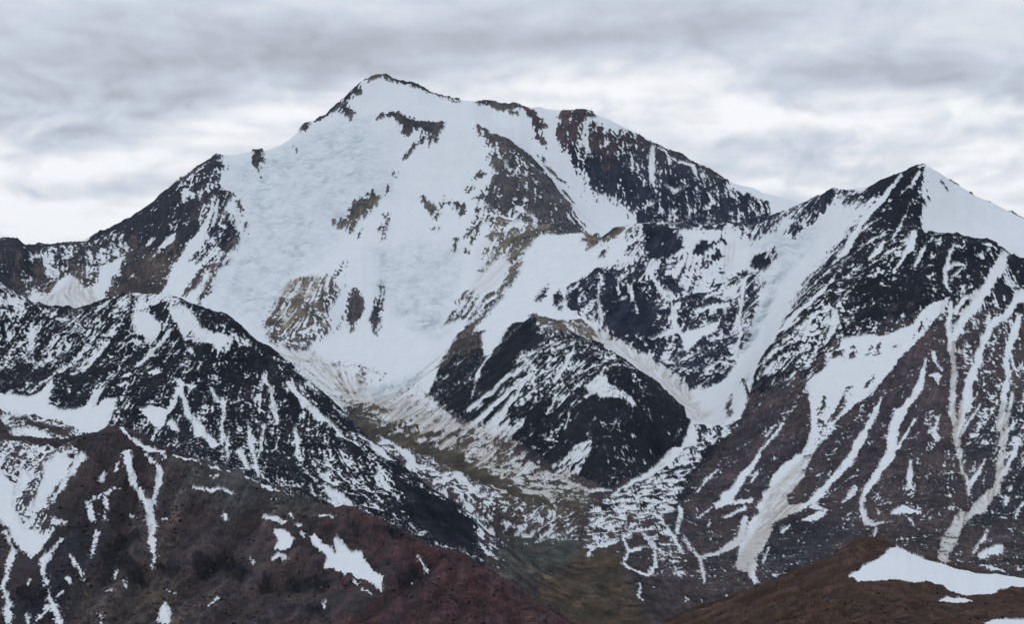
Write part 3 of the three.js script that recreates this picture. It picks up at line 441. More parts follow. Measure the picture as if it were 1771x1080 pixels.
  [1,6.4, 72,-5838,49,-5834,28,-5824,7,-5812,-16,-5814,-37,-5809,-58,-5806,-78,-5800,-93,-5776,-112,-5767,-133,-5755,-158,-5761,-151,-5726,-126,-5725,-101,-5725,-79,-5728,-64,-5751,-47,-5763,-26,-5767,-7,-5776,15,-5780,36,-5791,56,-5804,75,-5823],
  [1,6.5, 29,-5957,7,-5952,-15,-5949,-37,-5950,-60,-5956,-73,-5919,-95,-5932,-113,-5921,-128,-5901,-150,-5916,-170,-5913,-165,-5883,-143,-5873,-120,-5862,-105,-5885,-86,-5883,-67,-5891,-51,-5909,-30,-5908,-10,-5923,11,-5926,34,-5918],
  [1,6.2, 3,-5749,-20,-5734,-38,-5706,-55,-5698,-73,-5687,-89,-5665,-100,-5645,-115,-5634,-92,-5547,-74,-5561,-57,-5579,-49,-5614,-29,-5618,-18,-5655,-4,-5687,16,-5707],
  [1,6.3, 38,-5791,23,-5756,7,-5727,12,-5712,28,-5743,45,-5774],
  [1,6.9, -85,-6394,-100,-6346,-114,-6303,-129,-6267,-142,-6224,-146,-6148,-148,-6069,-157,-6009,-153,-5998,-144,-6058,-137,-6127,-129,-6191,-121,-6239,-108,-6280,-95,-6324,-81,-6375],
  [1,6.3, 234,-5883,222,-5809,206,-5771,193,-5736,182,-5701,163,-5668,143,-5644,145,-5637,167,-5657,191,-5676,201,-5714,213,-5752,225,-5800,238,-5866],
  [1,6.2, 340,-5656,318,-5620,294,-5603,271,-5589,251,-5573,229,-5562,202,-5570,204,-5562,230,-5552,257,-5550,276,-5570,296,-5594,321,-5609,342,-5652],
  [1,6.6, 41,-6071,62,-5936,83,-5838,86,-5841,65,-5939,46,-6078],
  [1,6.1, 150,-5542,141,-5514,126,-5500,118,-5470,121,-5465,130,-5490,145,-5503,153,-5536],
  [0.85,7.9, 251,-5490,275,-5492,291,-5494,325,-5520,331,-5422,371,-5346,411,-5280,422,-5246,385,-5271,339,-5305,284,-5357,277,-5413],
  [0.3,16.4, 246,-5863,401,-6269,433,-5505,500,-5356,476,-5308,385,-5398,314,-5540,233,-5547],
  [0.75,5.6, 122,-5182,189,-5181,208,-5194,265,-5152,249,-5065,211,-5030,195,-5006,158,-5094],
  [-0.1,5.7, 185,-5142,167,-5144,148,-5141,151,-5128,170,-5128,189,-5126],
  [-0.1,5.6, 231,-5097,214,-5091,199,-5078,183,-5063,186,-5056,202,-5068,217,-5082,233,-5089],
  [0.9,5.8, 384,-5271,386,-5237,393,-5207,396,-5209,389,-5238,387,-5272],
  [0.9,5.8, 451,-5262,456,-5236,458,-5210,461,-5212,458,-5237,454,-5264],
  [0.9,5.8, 115,-5322,139,-5285,163,-5258,163,-5261,139,-5289,117,-5327],
  [0.9,5.5, 273,-5019,276,-4995,283,-4969,286,-4969,279,-4995,276,-5017],
  [0.9,5.5, 293,-5045,298,-5029,304,-5016,307,-5016,300,-5028,297,-5044],
  [0.9,5.9, 194,-5364,185,-5330,173,-5307,175,-5302,188,-5324,197,-5357],
  [0.9,5.5, 334,-5010,346,-5011,356,-5011,358,-5015,346,-5014,335,-5013],
  [0.75,8.1, -63,-5600,-11,-5594,54,-5547,39,-5493,-1,-5471,-47,-5475,-82,-5533],
  [0.24,29.2, 1160,-6139,1249,-6183,1344,-6255,1442,-6302,1542,-6352,1704,-6480,1699,-6371,1640,-6309,1601,-6164,1715,-6143,1695,-5750,1839,-5923,1819,-5591,1772,-5449,1714,-5274,1666,-5127,1624,-5002,1493,-4998,1486,-5163,1473,-5321,1390,-5300,1307,-5279,1200,-5279,1095,-5288,970,-5146,875,-5367,814,-5488,924,-5544,991,-5691,1072,-5904],
  [0.42,24.7, 879,-5516,954,-5637,1031,-5757,1116,-5907,1220,-5682,1175,-5478,1061,-5409,951,-5243,869,-5333],
  [0.27,25.7, 1487,-5367,1621,-5419,1743,-5490,1872,-5573,1815,-5404,1753,-5222,1703,-5075,1655,-4934,1599,-4772,1548,-4621,1496,-4469,1450,-4332,1380,-4387,1306,-4434,1327,-4619,1340,-4784,1375,-4921,1409,-5057,1450,-5220],
  [0.12,22.1, 957,-4399,1036,-4462,1116,-4519,1203,-4597,1289,-4664,1341,-4586,1388,-4502,1432,-4418,1383,-4270,1321,-4079,1264,-4102,1205,-4117,1143,-4128,1082,-4141,1002,-4124,925,-4115],
  [0.1,20.6, 1220,-5682,1314,-5682,1410,-5691,1526,-5809,1610,-5731,1701,-5681,1686,-5566,1554,-5462,1416,-5397,1334,-5388,1254,-5385,1175,-5478],
  [1.3,5.6, 1707,-6480,1799,-6480,1912,-6459,1988,-6400,2059,-6322,2182,-6219,1987,-5665,1896,-5828,1850,-5890,1709,-5707,1743,-5669,1811,-6048,1721,-6124,1559,-5935,1595,-6150,1617,-6224,1647,-6268,1633,-6299,1619,-6316,1651,-6333,1672,-6358],
  [0.05,11.8, 1366,-6694,1479,-6541,1565,-6598,1643,-6520,1700,-6480,1636,-6309,1590,-6153,1458,-6013,1435,-6152,1539,-6295,1447,-6403],
  [1.05,7.0, 1583,-6423,1551,-6389,1519,-6377,1495,-6352,1473,-6326,1449,-6311,1418,-6292,1386,-6268,1386,-6202,1419,-6255,1452,-6278,1477,-6301,1501,-6321,1525,-6340,1555,-6371,1584,-6411],
  [0.95,6.8, 1597,-6281,1572,-6252,1551,-6209,1517,-6143,1476,-6029,1441,-5959,1443,-5939,1480,-6003,1525,-6124,1559,-6204,1582,-6247,1603,-6278],
  [0,7.1, 1780,-6387,1817,-6418,1862,-6480,1857,-6377,1911,-6459,1932,-6440,1929,-6346,1954,-6425,1934,-6440,1913,-6459,1885,-6461,1863,-6475,1836,-6480,1787,-6408],
  [-0.05,3.5, 1975,-6419,2000,-6399,2059,-6321,2034,-6245,2006,-6381],
  [0,7.0, 1750,-6351,1761,-6352,1764,-6358,1755,-6359],
  [0,7.0, 1733,-6328,1742,-6328,1745,-6332,1736,-6333],
  [0,7.0, 1667,-6344,1675,-6339,1678,-6342,1670,-6347],
  [0,6.9, 1654,-6278,1662,-6275,1664,-6276,1657,-6281],
  [0,6.9, 1639,-6257,1647,-6254,1650,-6257,1642,-6261],
  [0,4.4, 1692,-6141,1783,-6105,1834,-6049,1843,-5937,1776,-5688,1737,-5691,1767,-6049],
  [1.05,5.7, 1063,-5343,1108,-5352,1128,-5407,1210,-5367,1243,-5338,1293,-5343,1366,-5359,1398,-5404,1440,-5442,1512,-5456,1470,-5391,1390,-5300,1298,-5198,1208,-5095,1109,-5007,1035,-4962,978,-4903,917,-4848,910,-4867,938,-4959,960,-5090,969,-5196,1006,-5213,1050,-5260],
  [0.1,3.9, 1092,-5346,1120,-5333,1110,-5286,1067,-5301],
  [0,5.8, 1227,-5282,1217,-5258,1205,-5234,1207,-5229,1219,-5253,1231,-5277],
  [0,5.8, 1202,-5291,1195,-5270,1186,-5253,1189,-5248,1197,-5267,1206,-5286],
  [0,5.8, 1151,-5319,1143,-5293,1135,-5269,1139,-5265,1145,-5291,1153,-5315],
  [0,5.8, 1303,-5301,1287,-5275,1271,-5251,1273,-5246,1290,-5270,1305,-5296],
  [0,5.9, 1413,-5376,1384,-5341,1358,-5296,1360,-5291,1387,-5334,1414,-5372],
  [0,5.6, 1174,-5118,1157,-5099,1140,-5083,1141,-5076,1159,-5094,1176,-5113],
  [0,5.6, 1092,-5111,1097,-5101,1068,-5056,1029,-4974,985,-4936,1018,-5012],
  [-0.1,5.6, 1006,-5108,998,-5071,986,-5037,975,-5000,965,-4960,970,-4957,980,-4995,993,-5028,1004,-5068,1010,-5106],
  [1.15,6.0, 1768,-5672,1747,-5630,1725,-5603,1705,-5580,1676,-5547,1655,-5508,1630,-5485,1610,-5450,1583,-5430,1560,-5388,1533,-5355,1507,-5319,1485,-5291,1471,-5251,1453,-5224,1464,-5201,1482,-5234,1502,-5262,1518,-5293,1544,-5324,1572,-5357,1603,-5383,1624,-5421,1651,-5445,1674,-5485,1702,-5523,1726,-5559,1748,-5589,1764,-5622,1793,-5665],
  [0.95,6.0, 1615,-5473,1586,-5456,1557,-5440,1528,-5405,1501,-5367,1508,-5355,1534,-5390,1562,-5417,1589,-5438,1616,-5462],
  [1.1,5.5, 1514,-5442,1495,-5405,1486,-5364,1467,-5326,1453,-5275,1446,-5227,1432,-5179,1424,-5128,1410,-5078,1403,-5028,1389,-4993,1376,-4959,1367,-4919,1356,-4882,1344,-4844,1329,-4805,1324,-4761,1318,-4720,1307,-4683,1299,-4647,1292,-4609,1304,-4604,1316,-4640,1327,-4678,1333,-4718,1342,-4760,1351,-4799,1357,-4837,1371,-4874,1380,-4914,1390,-4947,1407,-4979,1416,-5024,1428,-5075,1440,-5127,1454,-5177,1461,-5227,1467,-5274,1480,-5315,1495,-5359,1508,-5400,1520,-5438],
  [1.1,5.6, 1779,-5494,1741,-5452,1709,-5397,1680,-5353,1655,-5321,1625,-5310,1591,-5279,1572,-5234,1545,-5205,1530,-5156,1503,-5113,1485,-5057,1460,-5009,1438,-4972,1421,-4934,1400,-4898,1386,-4860,1367,-4825,1353,-4780,1338,-4739,1321,-4702,1306,-4659,1317,-4649,1335,-4685,1353,-4725,1364,-4770,1383,-4805,1406,-4837,1420,-4882,1432,-4922,1457,-4950,1472,-4993,1501,-5042,1520,-5101,1540,-5144,1562,-5179,1583,-5215,1603,-5248,1626,-5272,1656,-5291,1689,-5324,1720,-5372,1752,-5412,1785,-5468],
  [1.1,5.4, 1704,-5321,1686,-5279,1663,-5243,1648,-5205,1632,-5168,1605,-5125,1584,-5073,1563,-5024,1559,-4976,1541,-4926,1519,-4882,1500,-4837,1486,-4791,1466,-4751,1451,-4708,1429,-4664,1425,-4616,1409,-4569,1399,-4517,1412,-4519,1419,-4566,1437,-4612,1447,-4656,1464,-4695,1479,-4740,1495,-4784,1512,-4829,1534,-4869,1551,-4921,1572,-4979,1585,-5030,1595,-5068,1618,-5111,1642,-5154,1665,-5187,1682,-5227,1698,-5269,1717,-5310],
  [1,5.2, 1532,-4848,1513,-4805,1498,-4761,1475,-4723,1456,-4682,1443,-4637,1433,-4595,1415,-4557,1420,-4547,1440,-4588,1456,-4631,1468,-4673,1485,-4709,1504,-4753,1525,-4796,1539,-4844],
  [1,5.2, 1427,-4818,1406,-4791,1388,-4765,1368,-4739,1345,-4708,1327,-4673,1306,-4644,1309,-4633,1330,-4664,1351,-4695,1371,-4728,1392,-4749,1410,-4784,1430,-4810],
  [1.1,5.1, 1342,-5135,1331,-5099,1313,-5071,1301,-5037,1283,-5012,1265,-4985,1252,-4952,1234,-4938,1215,-4917,1192,-4905,1169,-4856,1146,-4806,1131,-4766,1117,-4720,1109,-4666,1093,-4630,1072,-4592,1054,-4550,1032,-4519,1016,-4484,997,-4457,979,-4413,961,-4365,946,-4302,938,-4250,932,-4199,940,-4169,947,-4134,965,-4150,978,-4148,982,-4169,967,-4167,955,-4167,950,-4188,947,-4214,953,-4254,956,-4299,970,-4349,985,-4398,1004,-4425,1023,-4457,1042,-4484,1062,-4522,1085,-4545,1108,-4581,1128,-4640,1144,-4695,1157,-4735,1168,-4773,1188,-4818,1212,-4851,1224,-4884,1241,-4905,1262,-4924,1280,-4959,1299,-4985,1313,-5024,1324,-5057,1338,-5092,1349,-5132],
  [1.05,5.2, 1229,-4829,1209,-4796,1189,-4758,1167,-4727,1143,-4676,1115,-4626,1116,-4612,1145,-4663,1171,-4709,1193,-4747,1212,-4787,1233,-4818],
  [1.1,5.2, 1165,-4992,1148,-4962,1127,-4940,1112,-4905,1093,-4886,1082,-4848,1063,-4834,1048,-4806,1030,-4779,1015,-4735,997,-4708,978,-4676,956,-4628,934,-4605,912,-4567,894,-4531,875,-4512,857,-4481,845,-4469,832,-4444,835,-4415,848,-4422,862,-4441,881,-4465,900,-4495,918,-4533,940,-4550,961,-4590,983,-4618,1005,-4642,1024,-4699,1042,-4734,1062,-4756,1077,-4792,1091,-4827,1108,-4853,1121,-4886,1137,-4919,1154,-4950,1169,-4983],
  [1.1,5.3, 864,-5052,846,-5016,824,-4986,802,-4957,783,-4927,762,-4896,746,-4850,726,-4818,704,-4787,684,-4744,666,-4699,651,-4663,636,-4633,615,-4621,598,-4562,573,-4519,575,-4457,603,-4505,633,-4536,647,-4590,666,-4624,680,-4669,695,-4715,714,-4746,732,-4789,753,-4825,769,-4874,787,-4907,808,-4931,827,-4972,849,-5004,868,-5040],
  [1.05,5.2, 631,-4818,605,-4777,579,-4737,562,-4687,542,-4644,543,-4635,564,-4676,585,-4716,607,-4761,632,-4808],
  [1,5.2, 734,-4753,720,-4713,704,-4676,707,-4668,725,-4699,741,-4740],
  [0.9,5.3, 999,-4962,972,-4943,957,-4902,932,-4903,909,-4863,888,-4827,869,-4784,841,-4772,819,-4737,806,-4702,791,-4671,805,-4557,829,-4579,851,-4621,866,-4661,885,-4730,907,-4777,930,-4806,945,-4834,969,-4855,988,-4893,1007,-4910],
  [1.05,4.8, 864,-4810,847,-4780,825,-4768,802,-4734,779,-4697,759,-4657,750,-4598,721,-4574,719,-4522,696,-4496,690,-4418,669,-4399,645,-4339,628,-4273,609,-4192,589,-4110,576,-4034,564,-3970,550,-3908,572,-3875,583,-3923,603,-3960,620,-4003,638,-4041,668,-4140,690,-4238,705,-4294,718,-4354,739,-4370,752,-4413,778,-4448,783,-4519,807,-4550,819,-4605,830,-4654,841,-4694,861,-4735,875,-4792],
  [1.1,4.4, 678,-4323,657,-4264,642,-4169,618,-4102,602,-4008,586,-3937,571,-3859,574,-3799,573,-3743,585,-3757,586,-3811,593,-3863,605,-3923,614,-3998,633,-4060,652,-4140,672,-4226,690,-4283],
  [1.1,4.9, 844,-4457,823,-4441,805,-4444,784,-4448,758,-4434,734,-4398,711,-4394,708,-4334,733,-4347,758,-4358,780,-4377,800,-4384,823,-4406,845,-4429],
  [0.8,4.8, 826,-4399,843,-4365,853,-4353,840,-4363,814,-4341,803,-4332,790,-4328,788,-4309,799,-4304,809,-4287,837,-4299,877,-4334,854,-4396,837,-4434],
  [1.1,4.6, 647,-4410,631,-4360,619,-4308,602,-4228,582,-4169,556,-4119,530,-4050,513,-4027,495,-4024,475,-3999,475,-3968,493,-3992,510,-3992,531,-4022,557,-4060,585,-4096,610,-4192,633,-4285,646,-4347,656,-4399],
  [1.1,4.4, 443,-4250,446,-4160,450,-4089,458,-4025,467,-3975,465,-3925,464,-3871,461,-3828,458,-3786,462,-3788,466,-3830,471,-3876,473,-3932,478,-3992,467,-4048,463,-4114,458,-4186,450,-4270],
  [1.05,4.9, 1146,-4557,1131,-4510,1114,-4463,1108,-4418,1094,-4375,1097,-4372,1113,-4415,1128,-4458,1138,-4507,1153,-4552],
  [0.95,4.9, 1292,-4605,1285,-4560,1277,-4515,1267,-4469,1258,-4420,1255,-4377,1247,-4335,1238,-4292,1245,-4294,1256,-4337,1265,-4380,1271,-4425,1274,-4470,1283,-4514,1299,-4562,1305,-4607],
  [1,4.9, 1347,-4496,1322,-4463,1298,-4427,1274,-4392,1254,-4349,1259,-4341,1281,-4375,1304,-4410,1326,-4451,1349,-4488],
  [1.1,4.7, 1395,-4510,1377,-4474,1358,-4437,1347,-4401,1330,-4356,1312,-4325,1292,-4309,1264,-4280,1238,-4237,1210,-4185,1188,-4147,1168,-4115,1169,-4083,1189,-4117,1210,-4141,1239,-4173,1270,-4226,1297,-4266,1326,-4292,1341,-4344,1362,-4384,1377,-4420,1386,-4458,1404,-4491],
  [1,4.9, 1454,-4552,1434,-4515,1416,-4477,1395,-4450,1374,-4413,1356,-4377,1362,-4366,1383,-4398,1400,-4434,1420,-4465,1440,-4503,1459,-4543],
  [0.85,4.4, 1190,-4197,1166,-4152,1142,-4109,1120,-4063,1099,-4020,1079,-3979,1059,-3920,1035,-3847,1017,-3781,1001,-3719,1022,-3717,1037,-3773,1054,-3819,1073,-3864,1096,-3901,1117,-3960,1136,-4008,1159,-4063,1178,-4126,1198,-4178],
  [1.1,6.3, 1181,-5826,1160,-5788,1138,-5779,1116,-5762,1093,-5760,1073,-5731,1054,-5729,1033,-5748,1013,-5724,994,-5746,970,-5674,960,-5765,939,-5734,927,-5776,912,-5795,896,-5800,880,-5830,863,-5826,849,-5779,834,-5779,834,-5693,849,-5715,864,-5736,877,-5724,890,-5705,893,-5591,911,-5584,930,-5599,950,-5641,971,-5624,992,-5646,1013,-5667,1032,-5693,1053,-5691,1076,-5689,1096,-5715,1118,-5733,1140,-5743,1162,-5767,1185,-5790],
  [0.9,6.2, 1215,-5669,1192,-5658,1168,-5651,1147,-5630,1127,-5610,1106,-5592,1108,-5585,1129,-5598,1150,-5617,1171,-5632,1194,-5646,1217,-5660],
  [1.1,6.9, 1591,-6441,1558,-6403,1527,-6389,1502,-6361,1475,-6356,1450,-6323,1421,-6309,1390,-6283,1367,-6230,1344,-6205,1320,-6179,1294,-6112,1273,-6063,1261,-6060,1249,-6075,1245,-6032,1256,-6013,1271,-5985,1299,-6015,1321,-6072,1342,-6096,1366,-6162,1392,-6230,1423,-6259,1455,-6285,1479,-6316,1506,-6330,1532,-6351,1562,-6378,1591,-6418],
  [1,6.6, 1427,-6030,1397,-5997,1368,-5992,1346,-5978,1324,-5965,1323,-5951,1345,-5954,1367,-5961,1397,-5980,1427,-6015],
  [1,6.8, 1416,-6197,1387,-6136,1362,-6115,1362,-6100,1386,-6115,1416,-6172],
  [1.05,6.5, 1403,-5944,1378,-5909,1357,-5873,1336,-5856,1313,-5826,1315,-5812,1337,-5823,1362,-5826,1384,-5875,1407,-5916],
  [1.1,6.4, 1522,-5973,1483,-5875,1457,-5807,1436,-5771,1416,-5729,1392,-5703,1370,-5674,1373,-5663,1395,-5688,1420,-5712,1443,-5740,1471,-5764,1498,-5838,1532,-5952],
  [0.95,6.4, 1418,-5831,1402,-5823,1387,-5826,1375,-5809,1365,-5804,1364,-5791,1376,-5791,1386,-5791,1402,-5802,1419,-5817],
  [1.05,6.3, 1513,-5776,1490,-5746,1471,-5710,1454,-5682,1438,-5651,1443,-5641,1462,-5663,1480,-5689,1498,-5726,1517,-5762],
  [1.05,6.2, 1608,-5736,1583,-5691,1561,-5655,1548,-5622,1527,-5598,1521,-5563,1515,-5532,1519,-5502,1524,-5473,1531,-5478,1528,-5506,1527,-5533,1536,-5561,1541,-5589,1554,-5615,1571,-5643,1589,-5684,1613,-5726],
  [1,6.2, 1540,-5580,1556,-5591,1571,-5603,1588,-5596,1606,-5591,1612,-5604,1596,-5618,1574,-5622,1553,-5615,1536,-5603],
  [1,6.1, 1600,-5592,1570,-5570,1540,-5546,1541,-5540,1572,-5563,1602,-5587],
  [0.8,6.1, 1449,-5523,1471,-5509,1494,-5501,1496,-5508,1473,-5516,1452,-5530],
  [0.8,6.2, 1344,-5585,1329,-5611,1316,-5643,1313,-5639,1325,-5606,1340,-5580],
  [1,6.1, 1131,-5585,1128,-5547,1124,-5520,1112,-5495,1096,-5468,1083,-5437,1068,-5407,1071,-5397,1090,-5423,1106,-5449,1124,-5469,1143,-5499,1145,-5544,1143,-5585],
  [0.9,6.1, 1069,-5632,1053,-5589,1038,-5547,1024,-5518,1009,-5488,1013,-5480,1029,-5506,1046,-5532,1058,-5578,1076,-5615],
  [0.9,7.0, 1557,-6301,1581,-6316,1608,-6323,1632,-6349,1655,-6371,1651,-6378,1626,-6358,1603,-6333,1579,-6325,1554,-6311],
  [0.8,7.0, 1458,-6456,1458,-6391,1456,-6344,1445,-6342,1430,-6333,1430,-6323,1445,-6328,1464,-6326,1464,-6392,1462,-6458],
  [0.95,5.6, 1371,-5165,1368,-5127,1363,-5088,1366,-5056,1370,-5026,1376,-5031,1373,-5061,1372,-5092,1380,-5128,1382,-5168],
  [1,5.5, 1342,-4960,1351,-4985,1362,-5002,1359,-5033,1344,-5033,1327,-5035],
  [0.9,5.2, 1273,-4770,1285,-4780,1280,-4817,1262,-4775,1239,-4718,1252,-4685,1261,-4668,1271,-4682,1266,-4706,1264,-4716,1280,-4754,1302,-4803,1277,-4813,1266,-4798],
  [0.9,5.3, 1253,-4827,1256,-4803,1259,-4780,1262,-4782,1260,-4806,1258,-4831],
  [0.8,4.9, 920,-4457,903,-4453,885,-4448,885,-4439,902,-4444,919,-4446],
  [0.85,4.9, 969,-4481,956,-4474,943,-4460,930,-4417,913,-4392,914,-4377,932,-4392,952,-4401,961,-4422,972,-4439],
  [1.05,4.6, 1007,-4199,1024,-4202,1038,-4207,1055,-4185,1080,-4181,1087,-4205,1068,-4225,1051,-4257,1028,-4238,1009,-4225],
  [0.9,4.7, 983,-4271,980,-4247,978,-4225,983,-4228,986,-4250,987,-4273],
  [1.1,4.2, 1116,-3774,1133,-3792,1150,-3811,1169,-3812,1195,-3847,1203,-3885,1185,-3883,1162,-3863,1143,-3849,1122,-3818],
  [1.05,4.1, 1101,-3722,1107,-3700,1115,-3681,1129,-3674,1137,-3653,1141,-3662,1133,-3684,1123,-3703,1114,-3717,1103,-3729],
  [1,4.4, 1210,-4029,1185,-3979,1160,-3934,1138,-3887,1117,-3842,1118,-3835,1140,-3875,1161,-3918,1187,-3967,1211,-4024],
  [1,4.7, 1332,-4266,1322,-4247,1312,-4223,1317,-4209,1328,-4233,1338,-4256],
  [0.9,4.6, 1361,-4214,1334,-4174,1307,-4115,1308,-4107,1336,-4155,1363,-4195],
  [0.9,4.5, 1268,-4105,1274,-4098,1281,-4089,1285,-4100,1278,-4109,1271,-4115],
  [1,4.7, 753,-4295,735,-4273,717,-4240,719,-4219,737,-4254,754,-4285],
  [1,4.4, 661,-4079,639,-4008,620,-3939,624,-3928,642,-4001,663,-4070],
  [1,4.2, 625,-3797,633,-3807,641,-3816,642,-3830,634,-3825,626,-3816],
  [0.7,4.4, 536,-4027,514,-3963,493,-3901,494,-3897,515,-3960,537,-4024],
  [1,4.9, 514,-4396,541,-4434,569,-4481,568,-4489,540,-4441,514,-4405],
  [1,4.9, 468,-4543,466,-4467,466,-4424,455,-4361,441,-4280,448,-4266,466,-4347,480,-4422,480,-4481,478,-4553],
  [0.9,4.8, 463,-4372,479,-4361,493,-4344,494,-4349,480,-4368,464,-4380],
  [0.9,4.8, 544,-4361,537,-4334,528,-4308,531,-4299,540,-4328,548,-4356],
  [1,5.0, 626,-4498,646,-4508,665,-4505,684,-4503,689,-4550,669,-4543,649,-4550,627,-4528],
  [1,4.9, 586,-4384,612,-4406,637,-4441,662,-4462,663,-4489,637,-4469,611,-4425,586,-4406],
  [0.95,4.5, 947,-4133,935,-4095,924,-4055,932,-4048,941,-4088,953,-4122],
  [0.9,4.5, 1038,-4150,1041,-4131,1041,-4105,1046,-4112,1046,-4138,1042,-4159],
  [0.7,5.8, 1375,-5250,1361,-5237,1348,-5222,1350,-5217,1362,-5230,1376,-5243],
  [0.9,5.0, 938,-4550,948,-4559,957,-4574,955,-4583,947,-4571,937,-4560],
  [0.8,5.9, 1023,-5437,1012,-5405,997,-5378,1000,-5371,1015,-5398,1028,-5430],
  [0.93,20.9, -674,-4421,-987,-7260,-867,-7260,-742,-7260,-606,-7113,-472,-6946,-324,-6298,-182,-5799,-94,-5649,-11,-5529,29,-5393,-91,-5484,-177,-5657,-269,-5859,-436,-6090,-564,-6395,-687,-6567,-534,-4217,-597,-4275],
  [0.46,20.6, -707,-6752,-529,-6402,-365,-6022,-269,-5859,-178,-5699,-31,-5414,57,-5246,140,-5125,224,-4921,248,-4690,128,-4687,61,-4858,-10,-4968,-87,-5214,-169,-5413,-261,-5671,-357,-5893,-454,-6030,-556,-6180],
  [0.62,23.1, -200,-5705,-103,-5565,-11,-5472,57,-5293,122,-5162,183,-5012,240,-4881,166,-4800,99,-4947,27,-5065,-39,-5220,-109,-5384],
  [-0.2,5.8, -434,-5988,-409,-5941,-381,-5880,-356,-5794,-336,-5723,-308,-5647,-282,-5655,-258,-5426,-234,-5416,-214,-5371,-193,-5364,-177,-5314,-155,-5266,-132,-5198,-109,-5193,-93,-5125,-70,-5104,-51,-5052,-34,-4973,-14,-4926,8,-4899,30,-4868,52,-4858,72,-4828,93,-4799,112,-4719,132,-4695,150,-4661,171,-4655,187,-4608,209,-4582,211,-4632,193,-4643,177,-4705,154,-4694,138,-4782,116,-4786,99,-4849,79,-4887,58,-4941,35,-4941,15,-4976,-6,-5022,-24,-5068,-40,-5144,-61,-5191,-80,-5246,-103,-5283,-124,-5317,-141,-5361,-159,-5395,-180,-5450,-204,-5472,-226,-5550,-252,-5655,-276,-5712,-304,-5734,-320,-5801,-350,-5894,-380,-5961,-404,-5983,-426,-6025],
  [0.5,14.6, -520,-6032,-348,-5739,-249,-5416,-165,-5287,-85,-5083,-10,-4894,25,-4800,-80,-4779,-75,-3687,-118,-3771,-273,-5130,-286,-3999],
  [1,6.1, -392,-5670,-363,-5371,-350,-5353,-357,-5329,-263,-3945,-342,-5277,-332,-5313,-331,-5372,-361,-5666,-383,-5736],
  [1,6.3, -508,-6003,-479,-5943,-449,-5904,-420,-5812,-390,-5652,-351,-5350,-333,-5311,-320,-5258,-317,-5262,-329,-5319,-345,-5366,-384,-5700,-416,-5864,-448,-5931,-478,-5967,-507,-6014],
  [1,5.5, -251,-5102,-230,-5153,-204,-5170,-183,-5201,-170,-5132,-149,-5028,-132,-4887,-114,-4870,-98,-4854,-83,-4833,-65,-4818,-60,-4826,-75,-4849,-89,-4875,-103,-4923,-123,-4947,-139,-5130,-158,-5222,-184,-5291,-210,-5232,-235,-5199,-257,-5144],
  [1,5.0, -137,-4810,-120,-4797,-88,-3761,-71,-3766,-58,-3768,-44,-3790,-48,-4728,-59,-4752,-76,-4773,-92,-4791,-111,-4805,-129,-4820],
  [1,5.3, -43,-4737,-24,-4739,-6,-4745,11,-4755,20,-4771,27,-4803,8,-4850,-8,-4904,-24,-4996,-45,-5044,-65,-5094,-67,-5067,-48,-5001,-32,-4938,-14,-4887,0,-4836,17,-4800,9,-4789,5,-4768,-12,-4760,-28,-4750,-46,-4744],
  [1,4.0, -82,-3656,-70,-3619,-60,-3559,-47,-3559,-33,-3567,-20,-3638,-7,-3724,-8,-3732,-23,-3650,-34,-3588,-43,-3598,-54,-3595,-66,-3635,-80,-3663],
  [1,4.0, -31,-3696,-42,-3692,-56,-3687,-53,-3646,-48,-3617,-46,-3627,-49,-3658,-53,-3674,-45,-3669,-32,-3685],
  [1,4.7, 127,-4188,142,-4204,157,-4254,171,-4335,184,-4375,183,-4396,170,-4378,156,-4345,141,-4277,127,-4218],
  [1,5.8, -2,-5291,17,-5243,36,-5199,39,-5206,19,-5248,0,-5298],
  [1,5.5, 139,-5120,157,-5064,172,-5020,188,-4981,214,-4938,240,-4886,265,-4886,288,-4883,311,-4865,312,-4884,289,-4904,266,-4920,242,-4915,219,-4960,194,-4999,176,-5028,160,-5072,141,-5130],
  [1,5.3, 70,-4959,91,-4900,110,-4855,117,-4774,122,-4690,114,-4666,108,-4643,99,-4626,102,-4618,114,-4632,123,-4652,134,-4682,126,-4789,120,-4909,95,-4941,73,-4983],
  [0.38,33.6, -82,-4939,26,-4894,121,-4753,210,-4608,195,-4281,112,-4126,53,-4196,-9,-4690,-80,-4779],
  [0.58,10.8, 579,-5191,706,-5439,745,-5222,708,-5132,627,-5043,573,-4897,503,-4671,455,-4451,359,-4571,242,-4579,311,-4876,407,-4957,505,-5020],
  [1,7.4, 587,-5177,599,-5115,510,-4983,413,-4921,328,-4855,408,-4970,506,-5031],
  [0.5,12.6, 228,-4627,348,-4655,458,-4480,415,-4296,314,-4199,217,-4115,181,-3973,183,-4188],
  [0.28,12.0, 359,-4374,434,-4325,448,-4023,418,-3821,368,-3813,359,-4021],
  [-0.15,12.9, -21,-3621,22,-4220,114,-4175,182,-4005,265,-4152,294,-4029,354,-3810,455,-3777,437,-3601,419,-3435,362,-3365,307,-3302,256,-3265,206,-3231,157,-3192,109,-3157,62,-3123,16,-3090,-7,-3239,-31,-3375],
  [1.15,8.1, 672,-5909,742,-5912,812,-5878,802,-5385,755,-5220,678,-5220,590,-5185,616,-5518],
  [-0.1,6.0, 759,-5518,748,-5489,739,-5460,736,-5422,736,-5361,741,-5346,747,-5397,748,-5432,755,-5458,762,-5498],
  [1.1,4.4, 294,-4204,295,-4136,298,-4067,286,-4000,273,-3931,278,-3884,286,-3848,306,-3826,328,-3814,344,-3863,358,-3911,363,-3981,367,-4055,365,-4128,357,-4185,354,-4252,350,-4248,352,-4173,360,-4117,363,-4050,356,-3979,353,-3918,339,-3886,329,-3845,310,-3856,291,-3873,286,-3908,280,-3934,292,-3986,304,-4067,301,-4146,297,-4207],
